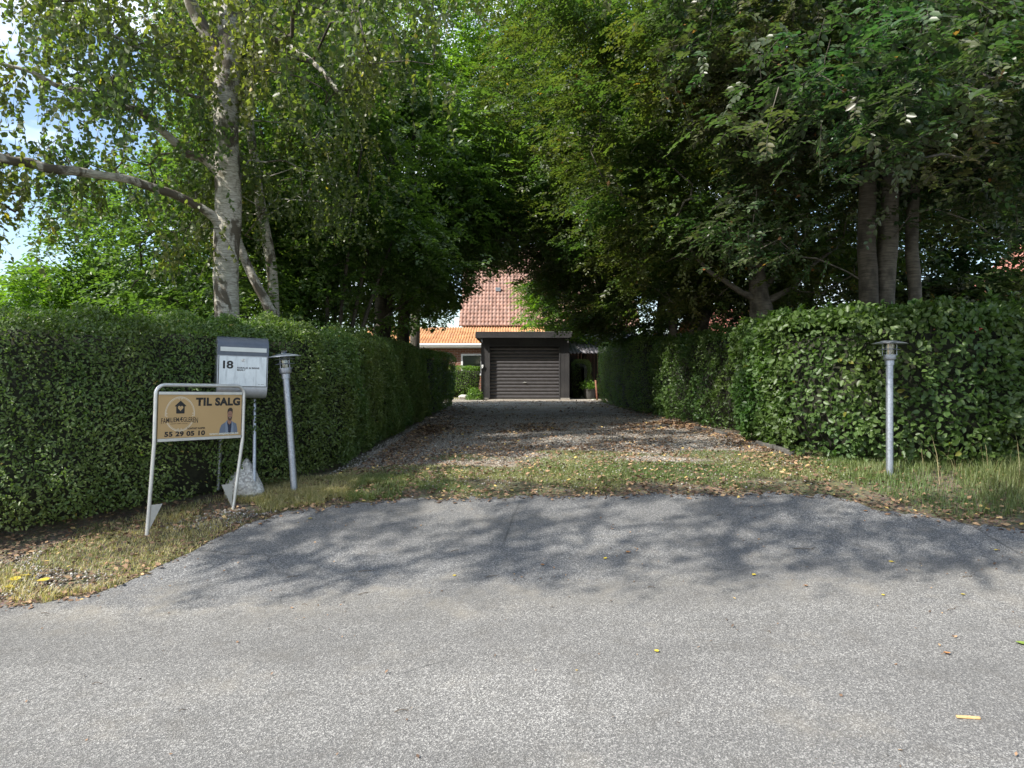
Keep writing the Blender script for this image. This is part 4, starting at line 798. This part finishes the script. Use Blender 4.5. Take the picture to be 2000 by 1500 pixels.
# neighbour's houses
nO = (16, 42, .5); t = thing('red_roofed_house', 'neighbouring house with a red tiled roof glimpsed under the trees on the right', 'house', nO)
pantile_roof('roof', 11.0, 24, 38, CAMZ + 2.2, 42.5, CAMZ + 4.1, .3, .4, .03, .045, M['redtiles'], t, nO)
wl = MB(); wl.box(11.3, 23.7, 38.4, 46, .4, CAMZ + 2.1); wl.add([(11.0, 42.5, CAMZ + 4.1), (24, 42.5, CAMZ + 4.1), (24, 47, CAMZ + 2.7), (11, 47, CAMZ + 2.2)], [(0, 1, 2, 3)]); wl.build('wall', M['brick'], t, nO)
nO = (21.5, 24, .5); t = thing('red_barn', 'bright red painted gable end at the right edge behind the trees', 'barn', nO)
wl = MB(); wl.prism([(19.8, .4), (25.9, .4), (25.9, 4.4), (22.8, 7.4), (19.8, 4.7)], 24, 29.95); wl.build('wall', M['redwall'], t, nO)
rr_ = MB(); 
for a_, b_ in (((19.5, 4.55), (22.8, 7.62)), ((22.8, 7.62), (26.3, 4.15))):
    rr_.add([(a_[0], 23.7, a_[1]), (b_[0], 23.7, b_[1]), (b_[0], 30.2, b_[1]), (a_[0], 30.2, a_[1]), (a_[0], 23.7, a_[1] - .12), (b_[0], 23.7, b_[1] - .12), (b_[0], 30.2, b_[1] - .12), (a_[0], 30.2, a_[1] - .12)], [(0, 1, 2, 3), (7, 6, 5, 4), (0, 4, 5, 1), (2, 6, 7, 3), (0, 3, 7, 4), (1, 5, 6, 2)])
rr_.build('roof', M['redtiles'], t, nO)

# pot, stake, stones by the garage
pb = ray(1151, 779); t = thing('flower_pot', 'dark round tub with a leafy plant right of the garage', 'plant pot', pb)
M['pot'] = plain('dark_pot', (.05, .048, .045), .7, nscale=10)
mb = MB(); mb.lathe([(.17, 0), (.20, .1), (.215, .34), (.235, .345), (.235, .38), (.20, .38), (.195, .3)], 28, cap=True); mb.build('pot', M['pot'], t, auto=40)
r = np.random.default_rng(7); n = 500; p = r.normal(size=(n, 3)) * [.16, .14, .10] + [0, 0, .50]; k = p[:, 2] > .36; p = p[k]; n = len(p)
leaves_obj('plant', p, r.normal(size=(n, 3)), r.normal(size=(n, 3)) * .6 + [0, 0, 1], .07 * r.uniform(.6, 1.3, n), M['bright'], t, None, .6)
M['stake'] = plain('brown_wood', (.20, .085, .05), .8, nscale=12, namp=.3)
sp = ray(1165, 781) + Vector((.02, -.1, 0)); mb = MB(); mb.tube([(0, 0, -.1), (-.03, 0, .3), (-.07, 0, .72)], [.035, .034, .03], 10); o = mb.build('wooden_stake', M['stake'], smooth=True); o.location = sp; tag(o, 'short reddish brown stake leaning beside the dark plant tub', 'stake')
def rock(name, label, loc, sx, sy, sz, mat, seed, cat='stone', rough=.12, group=None, peak=None):
    bm = bmesh.new(); bmesh.ops.create_icosphere(bm, subdivisions=4, radius=1); P = np.array([v.co[:] for v in bm.verts])
    d = 1 + rough * sn(P, 2.4, seed) + rough * .5 * sn(P, 6, seed + 1) + rough * .18 * sn(P, 15, seed + 2)
    for v, k in zip(bm.verts, d):
        c = v.co * float(k)
        c = Vector((math.copysign(abs(c.x) ** .85, c.x), math.copysign(abs(c.y) ** .85, c.y), c.z))
        if peak: h = (c.z + 1) / 2; c.x *= max(.12, 1.12 - peak * h); c.y *= max(.25, 1.1 - peak * .7 * h); c.x += .18 * h
        v.co = (c.x * sx, c.y * sy, (c.z + .75) * sz)
    me = bpy.data.meshes.new(name); bm.to_mesh(me); bm.free(); me.materials.append(mat); me.polygons.foreach_set('use_smooth', [True] * len(me.polygons)); me.set_sharp_from_angle(angle=math.radians(65))
    o = link(name, me); o.location = loc; return tag(o, label, cat, group)
gm = NT('granite'); n1 = gm.vor(gm.co(), 60, outp='Color'); n2 = gm.noise(gm.co(), 7, 6, .65); bwn = gm.n('ShaderNodeRGBToBW'); gm.l(n1, bwn.inputs[0])
gm.col(gm.mix(gm.ramp(n2, [(.45, 0), (.65, .5)]), gm.ramp(bwn.outputs[0], [(.25, (.32, .305, .28)), (.55, (.52, .50, .46)), (.8, (.70, .68, .63))]), (.38, .365, .31))); gm.set(Roughness=.9); gm.bump(n2, .8, .03); M['granite'] = gm.m
q = ray(466, 974); q.y += .1; q.z = float(H(q.x, q.y))
rock('boulder', 'pale pointed granite boulder at the foot of the mailbox posts', q - Vector((0, 0, .03)), .225, .15, .215, M['granite'], 3, 'boulder', peak=.95)
for px, py, s, lb in ((1141, 777, .13, 'flat pale paving rock beside the garage corner'), (1158, 783, .07, 'small grey rock in front of the plant tub'), (905, 779, .20, 'grey rock left of the garage at the hedge end'), (915, 774, .13, 'smaller rock beside the sunlit bush left of the garage')):
    rock('rock', lb, ray(px, py), s, s * .8, s * .45, M['granite'], int(px), group='rocks around the garage')
c_ = ray(926, 781); c_.y += .1; n = 1500; r = np.random.default_rng(8); d = r.normal(size=(n, 3)); d /= np.linalg.norm(d, axis=1, keepdims=True); d[:, 2] = abs(d[:, 2])
t = thing('low_bush', 'small bright yellow green bush against the left corner of the garage', 'bush', c_)
leaves_obj('foliage', d * [.30, .25, .42] * r.uniform(.75, 1.1, (n, 1)), r.normal(size=(n, 3)), d + r.normal(size=(n, 3)) * .5, .055 * r.uniform(.6, 1.3, n), M['bright'], t, None)
mb = MB()
for k in range(9): a = k * .7; mb.tube([(0, 0, 0), (.12 * math.cos(a), .1 * math.sin(a), .2), (.2 * math.cos(a), .17 * math.sin(a), .36)], [.008, .006, .003], 5)
mb.build('stems', M['darkbark'], t)

# ------------------------------------------------------------------ bollard lamps
M['lampglass'] = thin_glass('lamp_glass', (.80, .84, .82), .08)
M['bulb'] = plain('opal_bulb', (.62, .62, .58), .4)
def make_lamp(label, h, domed):
    t = thing('bollard_lamp', label, 'lamp', group='bollard lamps at the drive entrance')
    s = h / 1.25; rp_ = .031
    m_ = MB(); m_.lathe([(rp_, -.05), (rp_, h * .845)], 24); m_.build('pole', M['galv'], t, auto=40)
    m_ = MB(); a = h * .815; m_.lathe([(.039, a), (.040, a + .042 * s), (.050, a + .050 * s), (.054, a + .056 * s), (.055, a + .088 * s), (.066, a + .090 * s), (.066, a + .095 * s), (.03, a + .096 * s)], 28); m_.build('collar', M['galv'], t, auto=35)
    z0 = a + .096 * s; z1 = h * .985
    m_ = MB(); m_.lathe([(.044, z0), (.046, z1 - .01), (.040, z1 + (.018 if domed else -.004)), (.02, z1 + (.03 if domed else -.002))], 24); m_.build('glass', M['lampglass'], t, auto=40)
    m_ = MB(); m_.lathe([(.012, z0), (.018, z0 + .02), (.026, z0 + .05), (.022, z0 + .08), (.008, z0 + .095)], 18); m_.build('bulb', M['bulb'], t, smooth=True)
    for k in range(4): an = math.pi / 4 + k * math.pi / 2 + .3; m_ = MB(); m_.tube([(.058 * math.cos(an), .058 * math.sin(an), z0 - .004), (.058 * math.cos(an), .058 * math.sin(an), z1 + .012)], .0035, 8); m_.build('guard_rod', M['galv'], t, auto=40)
    for zz in ((z0 + (z1 - z0) * .45,) if not domed else (z0 + (z1 - z0) * .33, z0 + (z1 - z0) * .7)):
        m_ = MB(); m_.lathe([(.060, zz), (.060, zz + .003), (.090, zz - .003), (.092, zz - .006), (.060, zz)], 32, cap=False); m_.build('louvre_ring', M['galv'], t, auto=40)
    m_ = MB(); zh = z1 - .006
    if domed: m_.lathe([(.040, zh), (.150, zh - .012), (.153, zh - .010), (.150, zh - .006), (.06, zh + .016), (.042, zh + .018), (.040, zh)], 40, cap=False)
    else: m_.lathe([(.0, zh - .002), (.150, zh - .010), (.153, zh - .007), (.10, zh + .010), (.04, zh + .022), (.0, zh + .024)], 40, cap=False)
    m_.build('hood', M['galv'], t, auto=40)
    if domed: m_ = MB(); m_.lathe([(.042, zh + .012), (.040, zh + .030), (.028, zh + .045), (.010, zh + .051), (.0, zh + .052)], 22, cap=False); m_.build('dome', M['lampglass'], t, smooth=True)
    return t
b = ray(1737.5, 927); l1 = make_lamp('straight galvanised steel bollard lamp in front of the right hornbeam hedge', b.y * 262 / F, False); l1.location = b
b = ray(575, 960); l2 = make_lamp('leaning galvanised steel bollard lamp beside the mailbox at the left hedge', b.y * 271 / F, True); l2.location = b
l2.rotation_euler = (math.radians(1.0), math.radians(-3.9), 0)
print('lamps', l1.location, l2.location)

# ------------------------------------------------------------------ lettering
def text_mesh(name, body, box, mat, parent, z=.0012, bold=.0, arch=0.0, endgrow=0.0, sp=0):
    """letters fitted into box = (x0, y0, w, h) of the parent's xy plane, facing +z"""
    cu = bpy.data.curves.new(name, 'FONT'); cu.body = body; cu.size = 1; cu.offset = bold; cu.resolution_u = 4; cu.fill_mode = 'FRONT'
    if bold: cu.space_character = sp or 1.0 + bold * 1.5
    ob = bpy.data.objects.new('tmp', cu); col.objects.link(ob); bpy.context.view_layer.update()
    me = bpy.data.meshes.new_from_object(ob.evaluated_get(bpy.context.evaluated_depsgraph_get())); bpy.data.objects.remove(ob); bpy.data.curves.remove(cu)
    P = np.array([v.co[:] for v in me.vertices]); mn, mxx = P.min(0), P.max(0); U = (P[:, 0] - mn[0]) / (mxx[0] - mn[0]); W = (P[:, 1] - mn[1]) / (mxx[1] - mn[1])
    x = box[0] + U * box[2]; c = (2 * U - 1) ** 2; y = box[1] + W * box[3] * (1 + endgrow * c) - arch * c
    for v, a, b_ in zip(me.vertices, x, y): v.co = (a, b_, z)
    me.name = name; me.materials.clear(); me.materials.append(mat); return link(name, me, parent)
def poly(name, pts, mat, parent, z, thick=0.0):
    bm = bmesh.new(); f = bm.faces.new([bm.verts.new((x, y, z)) for x, y in pts]); f.normal_update()
    if f.normal.z < 0: f.normal_flip()
    bmesh.ops.triangulate(bm, faces=bm.faces); me = bpy.data.meshes.new(name); bm.to_mesh(me); bm.free(); me.materials.append(mat); return link(name, me, parent)
def ring(name, cx, cy_, r0, r1, a0, a1, mat, parent, z, sy=1.0):
    n = 60; V = []; 
    for i in range(n + 1):
        a = math.radians(a0 + (a1 - a0) * i / n)
        for rr in (r0, r1): V.append((cx + rr * math.cos(a), cy_ + sy * rr * math.sin(a), z))
    me = bpy.data.meshes.new(name); me.from_pydata(V, [], [(2 * i, 2 * i + 1, 2 * i + 3, 2 * i + 2) for i in range(n)]); me.materials.append(mat); return link(name, me, parent)

# ------------------------------------------------------------------ for-sale sign
M['panel'] = plain('ochre_print', (.52, .335, .145), .45, nscale=3, namp=.04); M['ink'] = plain('black_ink', (.012, .010, .010), .5); M['whiteink'] = plain('white_ink', (.80, .76, .62), .5)
M['skin'] = plain('printed_skin', (.33, .17, .11), .5); M['hair'] = plain('printed_hair', (.035, .022, .016), .5); M['beard'] = plain('printed_beard', (.11, .055, .035), .5); M['jacket'] = plain('printed_jacket', (.14, .17, .22), .5); M['jacketlight'] = plain('printed_lapel', (.22, .26, .32), .5); M['shirt'] = plain('printed_shirt', (.015, .02, .045), .5)
YL, YR = 5.52, 6.12
TL = P3(312, 765, YL); BL = P3(305, 863.5, YL - .02); TR = P3(476.5, 766, YR)
ux = (TR - TL).normalized(); vy = (TL - BL); PH = vy.length; vy = (vy - ux * vy.dot(ux)).normalized(); nz_ = ux.cross(vy); PW = (TR - TL).length
R4 = Matrix((ux, vy, nz_)).transposed().to_4x4()
sgn = thing('for_sale_sign', 'ochre for sale board in a bent steel tube frame standing on the left verge', 'sign', BL); sgn.rotation_euler = R4.to_euler()
print('sign', PW, PH, BL)
legL = ray(287, 1038); legR = ray(455, 990)
inv = (Matrix.Translation(BL) @ R4).inverted()
lL = inv @ legL; lR = inv @ legR
def spanx(v, xtop): return v
m_ = MB(); rt = .0155; hb = PH + .055; cr = .075
def on_sign(px, py):                                  # where the foot of a leg lies in the plane of the board
    o_ = inv @ Vector((0, 0, CAMZ)); d_ = inv.to_3x3() @ (P3(px, py, 1.0) - Vector((0, 0, CAMZ))); return o_ - d_ * (o_.z / d_.z)
fl_, fr_ = on_sign(287, 1040), on_sign(455, 992); lb_, rb_ = fl_.y - .02, fr_.y - .02
pts = [(fl_.x, lb_, 0), (-rt, -.01, 0), (-rt, PH - .05, 0)] + [(-rt + cr - cr * math.cos(a), hb - cr + cr * math.sin(a), 0) for a in np.linspace(.0, math.pi / 2, 9)] + \
      [(PW + rt - cr + cr * math.sin(a), hb - cr + cr * math.cos(a), 0) for a in np.linspace(0, math.pi / 2, 9)] + [(PW + rt, PH - .05, 0), (PW + rt, -.01, 0), (fr_.x, rb_, 0)]
m_.tube(pts, rt, 14); m_.build('frame', M['alu'], sgn, auto=50)
for ya_, yb2 in ((0, .024), (PH - .024, PH)): m_ = MB(); m_.box(.004, PW - .004, ya_, yb2, -.012, .012); m_.build('rail', M['alu'], sgn, bevel=.002)
m_ = MB(); m_.box(.006, PW - .006, .0245, PH - .0245, -.004, .004); pan = m_.build('panel', M['panel'], sgn)
for nm_, s_, yb_ in (('ground_blade', 1, lb_), ('ground_blade', -1, rb_)):
    x_ = fl_.x if s_ == 1 else fr_.x
    m_ = MB(); a_ = [(x_ + s_ * rt * .8, yb_ + .03), (x_ + s_ * .115, yb_ + .235), (x_ + s_ * rt * .8, yb_ + .235)]
    m_.add([(x, y, -.003) for x, y in a_] + [(x, y, .003) for x, y in a_], [(0, 1, 2), (5, 4, 3), (0, 3, 4, 1), (1, 4, 5, 2), (2, 5, 3, 0)]); m_.build(nm_, M['alu'], sgn)
W_, Hh = PW - .012, PH - .049
def uv(u_, v_): return (.006 + u_ * W_, .0245 + v_ * Hh)
def tx(nm_, s, u0, v0, u1, v1, mat, **k): a_, b_ = uv(u0, v0), uv(u1, v1); return text_mesh(nm_, s, (a_[0], a_[1], b_[0] - a_[0], b_[1] - a_[1]), M[mat], pan, z=.0052, **k)
tx('headline_lettering', 'TIL SALG', .425, .735, .978, .935, 'ink', bold=.055)
tx('phone_number_lettering', '55 29 05 10', .075, .035, .545, .155, 'ink', bold=.045)
tx('contact_lettering', 'KONTAKT KASPER', .335, .19, .545, .232, 'ink', bold=.05)
tx('web_address_lettering', 'WWW.EMEJENDOM.DK', .595, .02, .97, .075, 'whiteink', bold=.05).location.z = .002
tx('name_lettering', 'FAMILIEMÆGLEREN', .035, .375, .455, .48, 'ink', bold=.008, arch=.015, endgrow=.25)
tx('tagline_lettering', 'SÆLGER  KØBER  VÆLGER', .14, .325, .335, .35, 'ink', arch=.004)
cx_, cy_ = uv(.245, .555); RX = .170 * W_; syc = .40 * Hh / RX
for r0, r1 in ((1.0, .975), (.935, .918)):
    ring('emblem_ring', cx_, cy_, RX * r1, RX * r0, -8, 188, M['whiteink'], pan, .0050, syc); ring('emblem_ring', cx_, cy_, RX * r1, RX * r0, 214, 326, M['whiteink'], pan, .0050, syc)
for an, rr in ((90 - 6, .87), (90 + 6, .87), (2, .87), (-8, .87), (178, .87), (188, .87), (270 - 7, .87), (270 + 7, .87), (213, .98), (327, .98)):
    a = math.radians(an); ring('emblem_curl', cx_ + RX * rr * math.cos(a), cy_ + syc * RX * rr * math.sin(a), .0022, .0045, 0, 320, M['whiteink'], pan, .0051)
hx_, hy_ = uv(.248, .565); s_ = .30 * Hh
poly('house_emblem', [(hx_ + s_ * a, hy_ + s_ * b) for a, b in ((-.30, 0), (-.33, .04), (-.33, .55), (-.44, .55), (-.44, .60), (0, 1.0), (.44, .60), (.44, .55), (.33, .55), (.33, .04), (.30, 0))], M['ink'], pan, .0050)
hp = []
for i in range(28):
    a = 2 * math.pi * i / 28; hp.append((hx_ + s_ * .0135 * 16 * math.sin(a) ** 3, hy_ + s_ * (.42 + .0145 * (13 * math.cos(a) - 5 * math.cos(2 * a) - 2 * math.cos(3 * a) - math.cos(4 * a)))))
poly('heart_emblem', hp, M['panel'], pan, .0056)
por = poly('portrait_print', [uv(*q_) for q_ in ((.715, .03), (.725, .17), (.745, .27), (.80, .34), (.815, .38), (.87, .38), (.885, .34), (.935, .29), (.95, .17), (.955, .05))], M['jacket'], pan, .0050)
def pp_(nm_, q_, mt, z): return poly(nm_, [uv(*c) for c in q_], M[mt], por, z)
pp_('lapel', ((.795, .335), (.815, .37), (.83, .20), (.838, .04), (.80, .04), (.795, .2)), 'jacketlight', .0054); pp_('lapel', ((.885, .335), (.872, .37), (.868, .22), (.862, .04), (.90, .04), (.90, .22)), 'jacketlight', .0054)
pp_('shirt', ((.812, .35), (.845, .30), (.876, .35), (.872, .2), (.864, .035), (.836, .035), (.828, .2)), 'shirt', .0058)
pp_('neck', ((.822, .32), (.845, .27), (.870, .32), (.872, .42), (.822, .42)), 'skin', .0060)
def oval(u0, v0, ru, rv, n=20): return [(u0 + ru * math.cos(2 * math.pi * i / n), v0 + rv * math.sin(2 * math.pi * i / n)) for i in range(n)]
pp_('face', oval(.849, .505, .032, .125), 'skin', .0064)
pp_('beard', ((.819, .50), (.822, .42), (.835, .375), (.850, .365), (.866, .375), (.877, .42), (.880, .50), (.872, .46), (.862, .455), (.849, .465), (.836, .455), (.826, .46)), 'beard', .0068)
pp_('mouth', ((.840, .435), (.849, .43), (.858, .435), (.849, .443)), 'whiteink', .0071)
pp_('hair', ((.818, .52), (.816, .60), (.824, .655), (.845, .685), (.868, .68), (.883, .645), (.883, .56), (.880, .52), (.874, .585), (.855, .605), (.835, .60), (.824, .575)), 'hair', .0068)
for e_ in (.837, .861): pp_('eye', oval(e_, .525, .005, .010, 8), 'hair', .0070)

# ------------------------------------------------------------------ mailbox
mbp = ray(497, 972); MYd = mbp.y; fY = MYd - .10
LLc, LRc = P3(429, 700, fY), P3(523, 700, fY); bw_ = (LRc - LLc).length
zb_ = P3(478, 778, fY).z; zt_ = P3(478, 659, fY).z; ctr = P3(477, 720, fY); Hb = zt_ - zb_
mail = thing('mailbox', 'grey steel mailbox number 18 on two posts in front of the left hedge', 'mailbox', (ctr.x - .095, fY + .08, float(H(ctr.x, fY))))
mail.rotation_euler = (0, math.radians(1.6), math.radians(31)); z0m = zb_ - mail.location.z; z1m = zt_ - mail.location.z
D = .19
def xprof(side_pts, x0_, x1_, name, mat, parent, auto=35, bev=0):
    """profile (y, z) extruded along x"""
    n = len(side_pts); V = [(x0_, y, z) for y, z in side_pts] + [(x1_, y, z) for y, z in side_pts]; m_ = MB(); m_.add(V, [tuple(range(n)), tuple(range(2 * n - 1, n - 1, -1))] + [(i, (i + 1) % n, (i + 1) % n + n, i + n) for i in range(n)]); return m_.build(name, mat, parent, auto=auto, bevel=bev)
wd = bw_ / 2 * .99; cr = .09
bodyp = [(D / 2, z1m - .02)] + [(-D / 2 + cr - cr * math.sin(a), z1m - cr + cr * math.cos(a) - .004) for a in np.linspace(0, math.pi / 2, 10)] + [(-D / 2 + cr - cr * math.cos(a), z0m + cr - cr * math.sin(a)) for a in np.linspace(0, math.pi / 2, 10)] + [(D / 2, z0m)]
xprof(bodyp, -wd, wd, 'body', M['boxbody'], mail, auto=30)
zl = z0m + Hb * .70
lidp = [(D / 2 + .004, z1m + .004)] + [(-D / 2 + cr - (cr + .006) * math.sin(a), z1m - cr + (cr + .006) * math.cos(a)) for a in np.linspace(0, math.pi / 2, 12)] + [(-D / 2 - .006, zl), (-D / 2 - .0005, zl)] + [(-D / 2 + cr - (cr + .0005) * math.sin(a), z1m - cr + (cr + .0005) * math.cos(a)) for a in np.linspace(math.pi / 2, 0, 12)] + [(D / 2 + .004, z1m)]
lid = xprof(lidp, -wd - .004, wd + .004, 'lid', M['boxgrey'], mail, auto=30)
M['slotflap'] = plain('pale_flap', (.62, .64, .60), .4, nscale=8, namp=.06)
m_ = MB(); m_.box(-wd + .02, wd - .016, -D / 2 - .011, -D / 2 - .0065, z0m + Hb * .765, z0m + Hb * .835); m_.build('slot_flap', M['slotflap'], lid, bevel=.001)
dmn = NT('brushed_door'); sc1 = dmn.noise(dmn.co((1, 1, 1), rot=(0, math.radians(40), 0)), 6, 5, .7, 1.2); sc2 = dmn.noise(dmn.co((26, 2, 3), rot=(0, math.radians(38), 0)), 1.5, 6, .7)
dmn.col(dmn.mix(dmn.ramp(sc2, [(.5, 0), (.68, .45)]), dmn.mix(dmn.ramp(sc1, [(.3, 0), (.7, 1)]), (.58, .62, .63), (.72, .76, .77)), (.25, .27, .28))); dmn.set(Roughness=.38, Metallic=.25); M['mdoor'] = dmn.m
zd0, zd1 = z0m + Hb * .20, z0m + Hb * .685
m_ = MB(); m_.box(-wd + .014, wd - .012, -D / 2 - .006, -D / 2 - .0005, zd0, zd1); dr = m_.build('door', M['mdoor'], mail, bevel=.0015)
m_ = MB()
for a_ in ((-wd + .008, -wd + .0125, zd0 - .006, zd1 + .004), (wd - .0105, wd - .006, zd0 - .006, zd1 + .004), (-wd + .013, wd - .011, zd0 - .006, zd0 - .0015)): m_.box(a_[0], a_[1], -D / 2 - .003, -D / 2 + .001, a_[2], a_[3])
m_.build('door_gap', M['black'], mail)
m_ = MB(); Mx = Matrix.Translation((.012 * 0 - .0, -D / 2 - .006, zd1 - .032)) @ Matrix.Rotation(math.radians(90), 4, 'X'); m_.lathe([(.014, 0), (.014, .004), (.0115, .006), (.010, .0045), (.0, .0045)], 22, Mx, cap=False); lk = m_.build('lock', M['alu'], dr, auto=35)
m_ = MB(); m_.box(-.0015, .0015, -D / 2 - .0115, -D / 2 - .0108, zd1 - .037, zd1 - .027); m_.build('keyhole', M['black'], lk)
tp = bpy.data.objects.new('number_plate', None); col.objects.link(tp)
hdz = zd1 - zd0
def mtext(nm_, s, u0, v0, u1, v1, **k):
    x0_ = -wd + .014 + u0 * (2 * wd - .026); x1_ = -wd + .014 + u1 * (2 * wd - .026); o = text_mesh(nm_, s, (x0_, zd0 + v0 * hdz, x1_ - x0_, (v1 - v0) * hdz), M['ink'], dr, z=0, **k)
    for v in o.data.vertices: v.co = (v.co.x, -D / 2 - .0068, v.co.y)
bpy.data.objects.remove(tp)
mtext('house_number', '18', .075, .58, .29, .85, bold=.03, sp=.88); mtext('name_lettering', 'HARALD & SIGNE', .37, .59, .845, .65, bold=.04); mtext('surname_lettering', 'MANLY', .37, .515, .55, .575, bold=.04)
mtext('maker_lettering', '—  -----', .82, .06, .95, .075)
m_ = MB(); xp_ = inv_x = .0
Rm = (Matrix.Translation(mail.location) @ mail.rotation_euler.to_matrix().to_4x4()).inverted()
for nm_, wp in (('post', mbp), ('post', P3(427, 940, MYd + .12))):
    q_ = Rm @ wp; m_ = MB(); m_.tube([(q_.x, q_.y, q_.z - .08), (q_.x * 1.0, D / 2 + .02, z0m + .25)], .0175, 14); m_.build('post', M['galv'], mail, auto=40)
print('mail', mail.location, wd * 2, Hb)

# ------------------------------------------------------------------ things lying on the asphalt
def leaf_thing(name, label, px, py, s, mat, a, curl=.25, group=None):
    p = ray(px, py); n = 12; V = []; 
    for i in range(n + 1):
        u_ = i / n; w_ = .33 * math.sin(math.pi * u_ ** .85) * s * (1 + .06 * (i % 2)); x_ = (u_ - .5) * s; z_ = .006 + curl * s * (u_ - .5) ** 2
        V += [(x_, -w_, z_ + .35 * w_ * curl * 2), (x_, 0, z_), (x_, w_, z_ + .35 * w_ * curl * 2)]
    m_ = MB(); m_.add(V, [(3 * i + j, 3 * i + j + 1, 3 * i + j + 4, 3 * i + j + 3) for i in range(n) for j in (0, 1)]); m_.tube([(-.5 * s, 0, .006 + curl * s * .25), (-.62 * s, .01 * s, .005), (-.8 * s, .05 * s, .004)], .0006, 5)
    o = m_.build(name, mat, smooth=True); o.location = p + Vector((0, 0, .004)); o.rotation_euler = (random.uniform(-.1, .1), random.uniform(-.1, .1), a); return tag(o, label, 'leaf', group)
M['yleaf'] = plain('yellow_leaf', (.55, .42, .05), .6, nscale=60, namp=.2); M['bleaf'] = plain('brown_leaf', (.36, .17, .06), .7, nscale=60, namp=.3); M['gleaf'] = plain('green_leaf', (.20, .28, .05), .5, nscale=60, namp=.2)
for px, py, lb in ((1283, 1277, 'small yellow leaf on open road right of the picture centre'), (1725, 1166, 'yellow leaf on sunny asphalt below the right lamp'), (1472, 1126, 'orange yellow leaf at the lower rim of the tree shade'), (1182, 1094, 'round yellow leaf on the shaded apron near the centre'),
                   (1945, 1078, 'yellow leaf near the grass tip at the far right'), (1740, 1100, 'tiny yellow leaf in the shade rim under the right lamp'), (606, 1016, 'yellow leaf on the apron nearest the leaning lamp'), (887, 1127, 'thin yellow leaf beside a dark twig left of centre'), (1880, 1165, 'yellow leaf on the road at the right, next to a long twig')):
    leaf_thing('fallen_leaf', lb, px, py, .032 * random.uniform(.8, 1.25), M['yleaf'], random.uniform(0, 6.28), .3, 'yellow leaves on the asphalt')
for px, py, lb in ((1850, 1281, 'curled light brown leaf alone on the sunny road at right'), (1226, 1082, 'curled orange brown leaf beside the round yellow leaf'), (508, 1026, 'brown leaf at the apron edge below the mailbox'), (1574, 1148, 'dark brown curled leaf on sandy asphalt right of centre'), (1060, 1108, 'brown leaf lying just below the picture centre'), (1690, 1002, 'brown leaf at the corner of the right verge')):
    leaf_thing('fallen_leaf', lb, px, py, .036 * random.uniform(.8, 1.3), M['bleaf'], random.uniform(0, 6.28), .7, 'brown leaves on the asphalt')
leaf_thing('fallen_leaf', 'larger fresh green leaf on the road at the right edge of the photo', 1998, 1262, .07, M['gleaf'], 2.7, .2)
for px, py, s, lb in ((30, 1135, .10, 'biggest yellow leaf in the worn grass at the left edge'), (85, 1136, .09, 'yellow leaf in the worn grass, right one of the left edge cluster'), (20, 1150, .08, 'yellow leaf nearest the road at the left edge'), (50, 1128, .07, 'smallest yellow leaf of the cluster at the left edge')):
    leaf_thing('fallen_leaf', lb, px, py, s, M['yleaf'], random.uniform(0, 6.28), .3, 'yellow leaves on the verge')
M['chip'] = plain('pale_wood', (.60, .37, .17), .7, nscale=50, namp=.2)
p, q = ray(1868, 1405), ray(1914, 1407); d = q - p; m_ = MB(); m_.box(0, d.length, -.006, .006, .002, .010); o = m_.build('wood_chip', M['chip'], bevel=.0015); o.location = p + Vector((0, 0, .006)); o.rotation_euler = (0, 0, math.atan2(d.y, d.x)); tag(o, 'flat light orange splinter of wood lying on the road at lower right', 'wood chip')
def twig(px, py, ln, a, lb, r0=.0022):
    p = ray(px, py); k = 7; P_ = []
    h_ = a
    x_, y_ = 0, 0
    for i in range(k): P_.append((x_, y_, .006 + .006 * math.sin(i))); h_ += random.uniform(-.35, .35); x_ += ln / k * math.cos(h_); y_ += ln / k * math.sin(h_)
    m_ = MB(); m_.tube(P_, [r0 * (1 - .6 * i / k) for i in range(k)], 6)
    if ln > .12: b_ = Vector(P_[3]); m_.tube([b_, b_ + Vector((.02, .02, .004)), b_ + Vector((.05, .03, .003))], [r0 * .7, r0 * .5, r0 * .3], 5)
    o = m_.build('fallen_twig', M['twig'], smooth=True); o.location = p + Vector((0, 0, .003)); return tag(o, lb, 'twig', 'twigs on the asphalt')
M['twig'] = plain('twig_bark', (.09, .065, .045), .9)
for px, py, ln, a, lb in ((770, 1395, .12, .2, 'reddish twig lying alone near the bottom edge, left of centre'), (1265, 1150, .10, .3, 'forked twig on sunny asphalt just right of centre'), (1420, 1215, .05, 1.2, 'tiny upright twig bit beside a flat one right of centre'), (1505, 1240, .06, 1.9, 'short curved twig pointing towards the camera right of centre'),
                          (1850, 1195, .14, .25, 'forked twig under the yellow leaf at the right'), (1880, 1130, .14, .1, 'straight reddish twig at far right on sandy asphalt'), (700, 1120, .25, .1, 'long twig at the sunny rim of the apron shade, left of centre'), (560, 1130, .16, .2, 'twig on the apron below the leaning lamp'), (1400, 1010, .1, .1, 'twig on the shaded upper right of the apron'),
                          (700, 1165, .2, .5, 'slanting twig on sandy asphalt left of centre'), (350, 1395, .05, .9, 'short twig near the lower left corner'), (950, 1130, .16, .1, 'twig just below the apron shade near the centre'), (80, 1202, .10, .3, 'twig on the road edge at the far left'), (1550, 1075, .3, .05, 'longest twig, lying across the shaded right half of the apron'),
                          (880, 1080, .2, .2, 'twig lying in the darkest apron shade'), (590, 1185, .07, .5, 'short twig on sunny road below the left verge corner'), (180, 1340, .08, .8, 'twig alone on the open road at lower left')):
    twig(px, py, ln, a, lb)
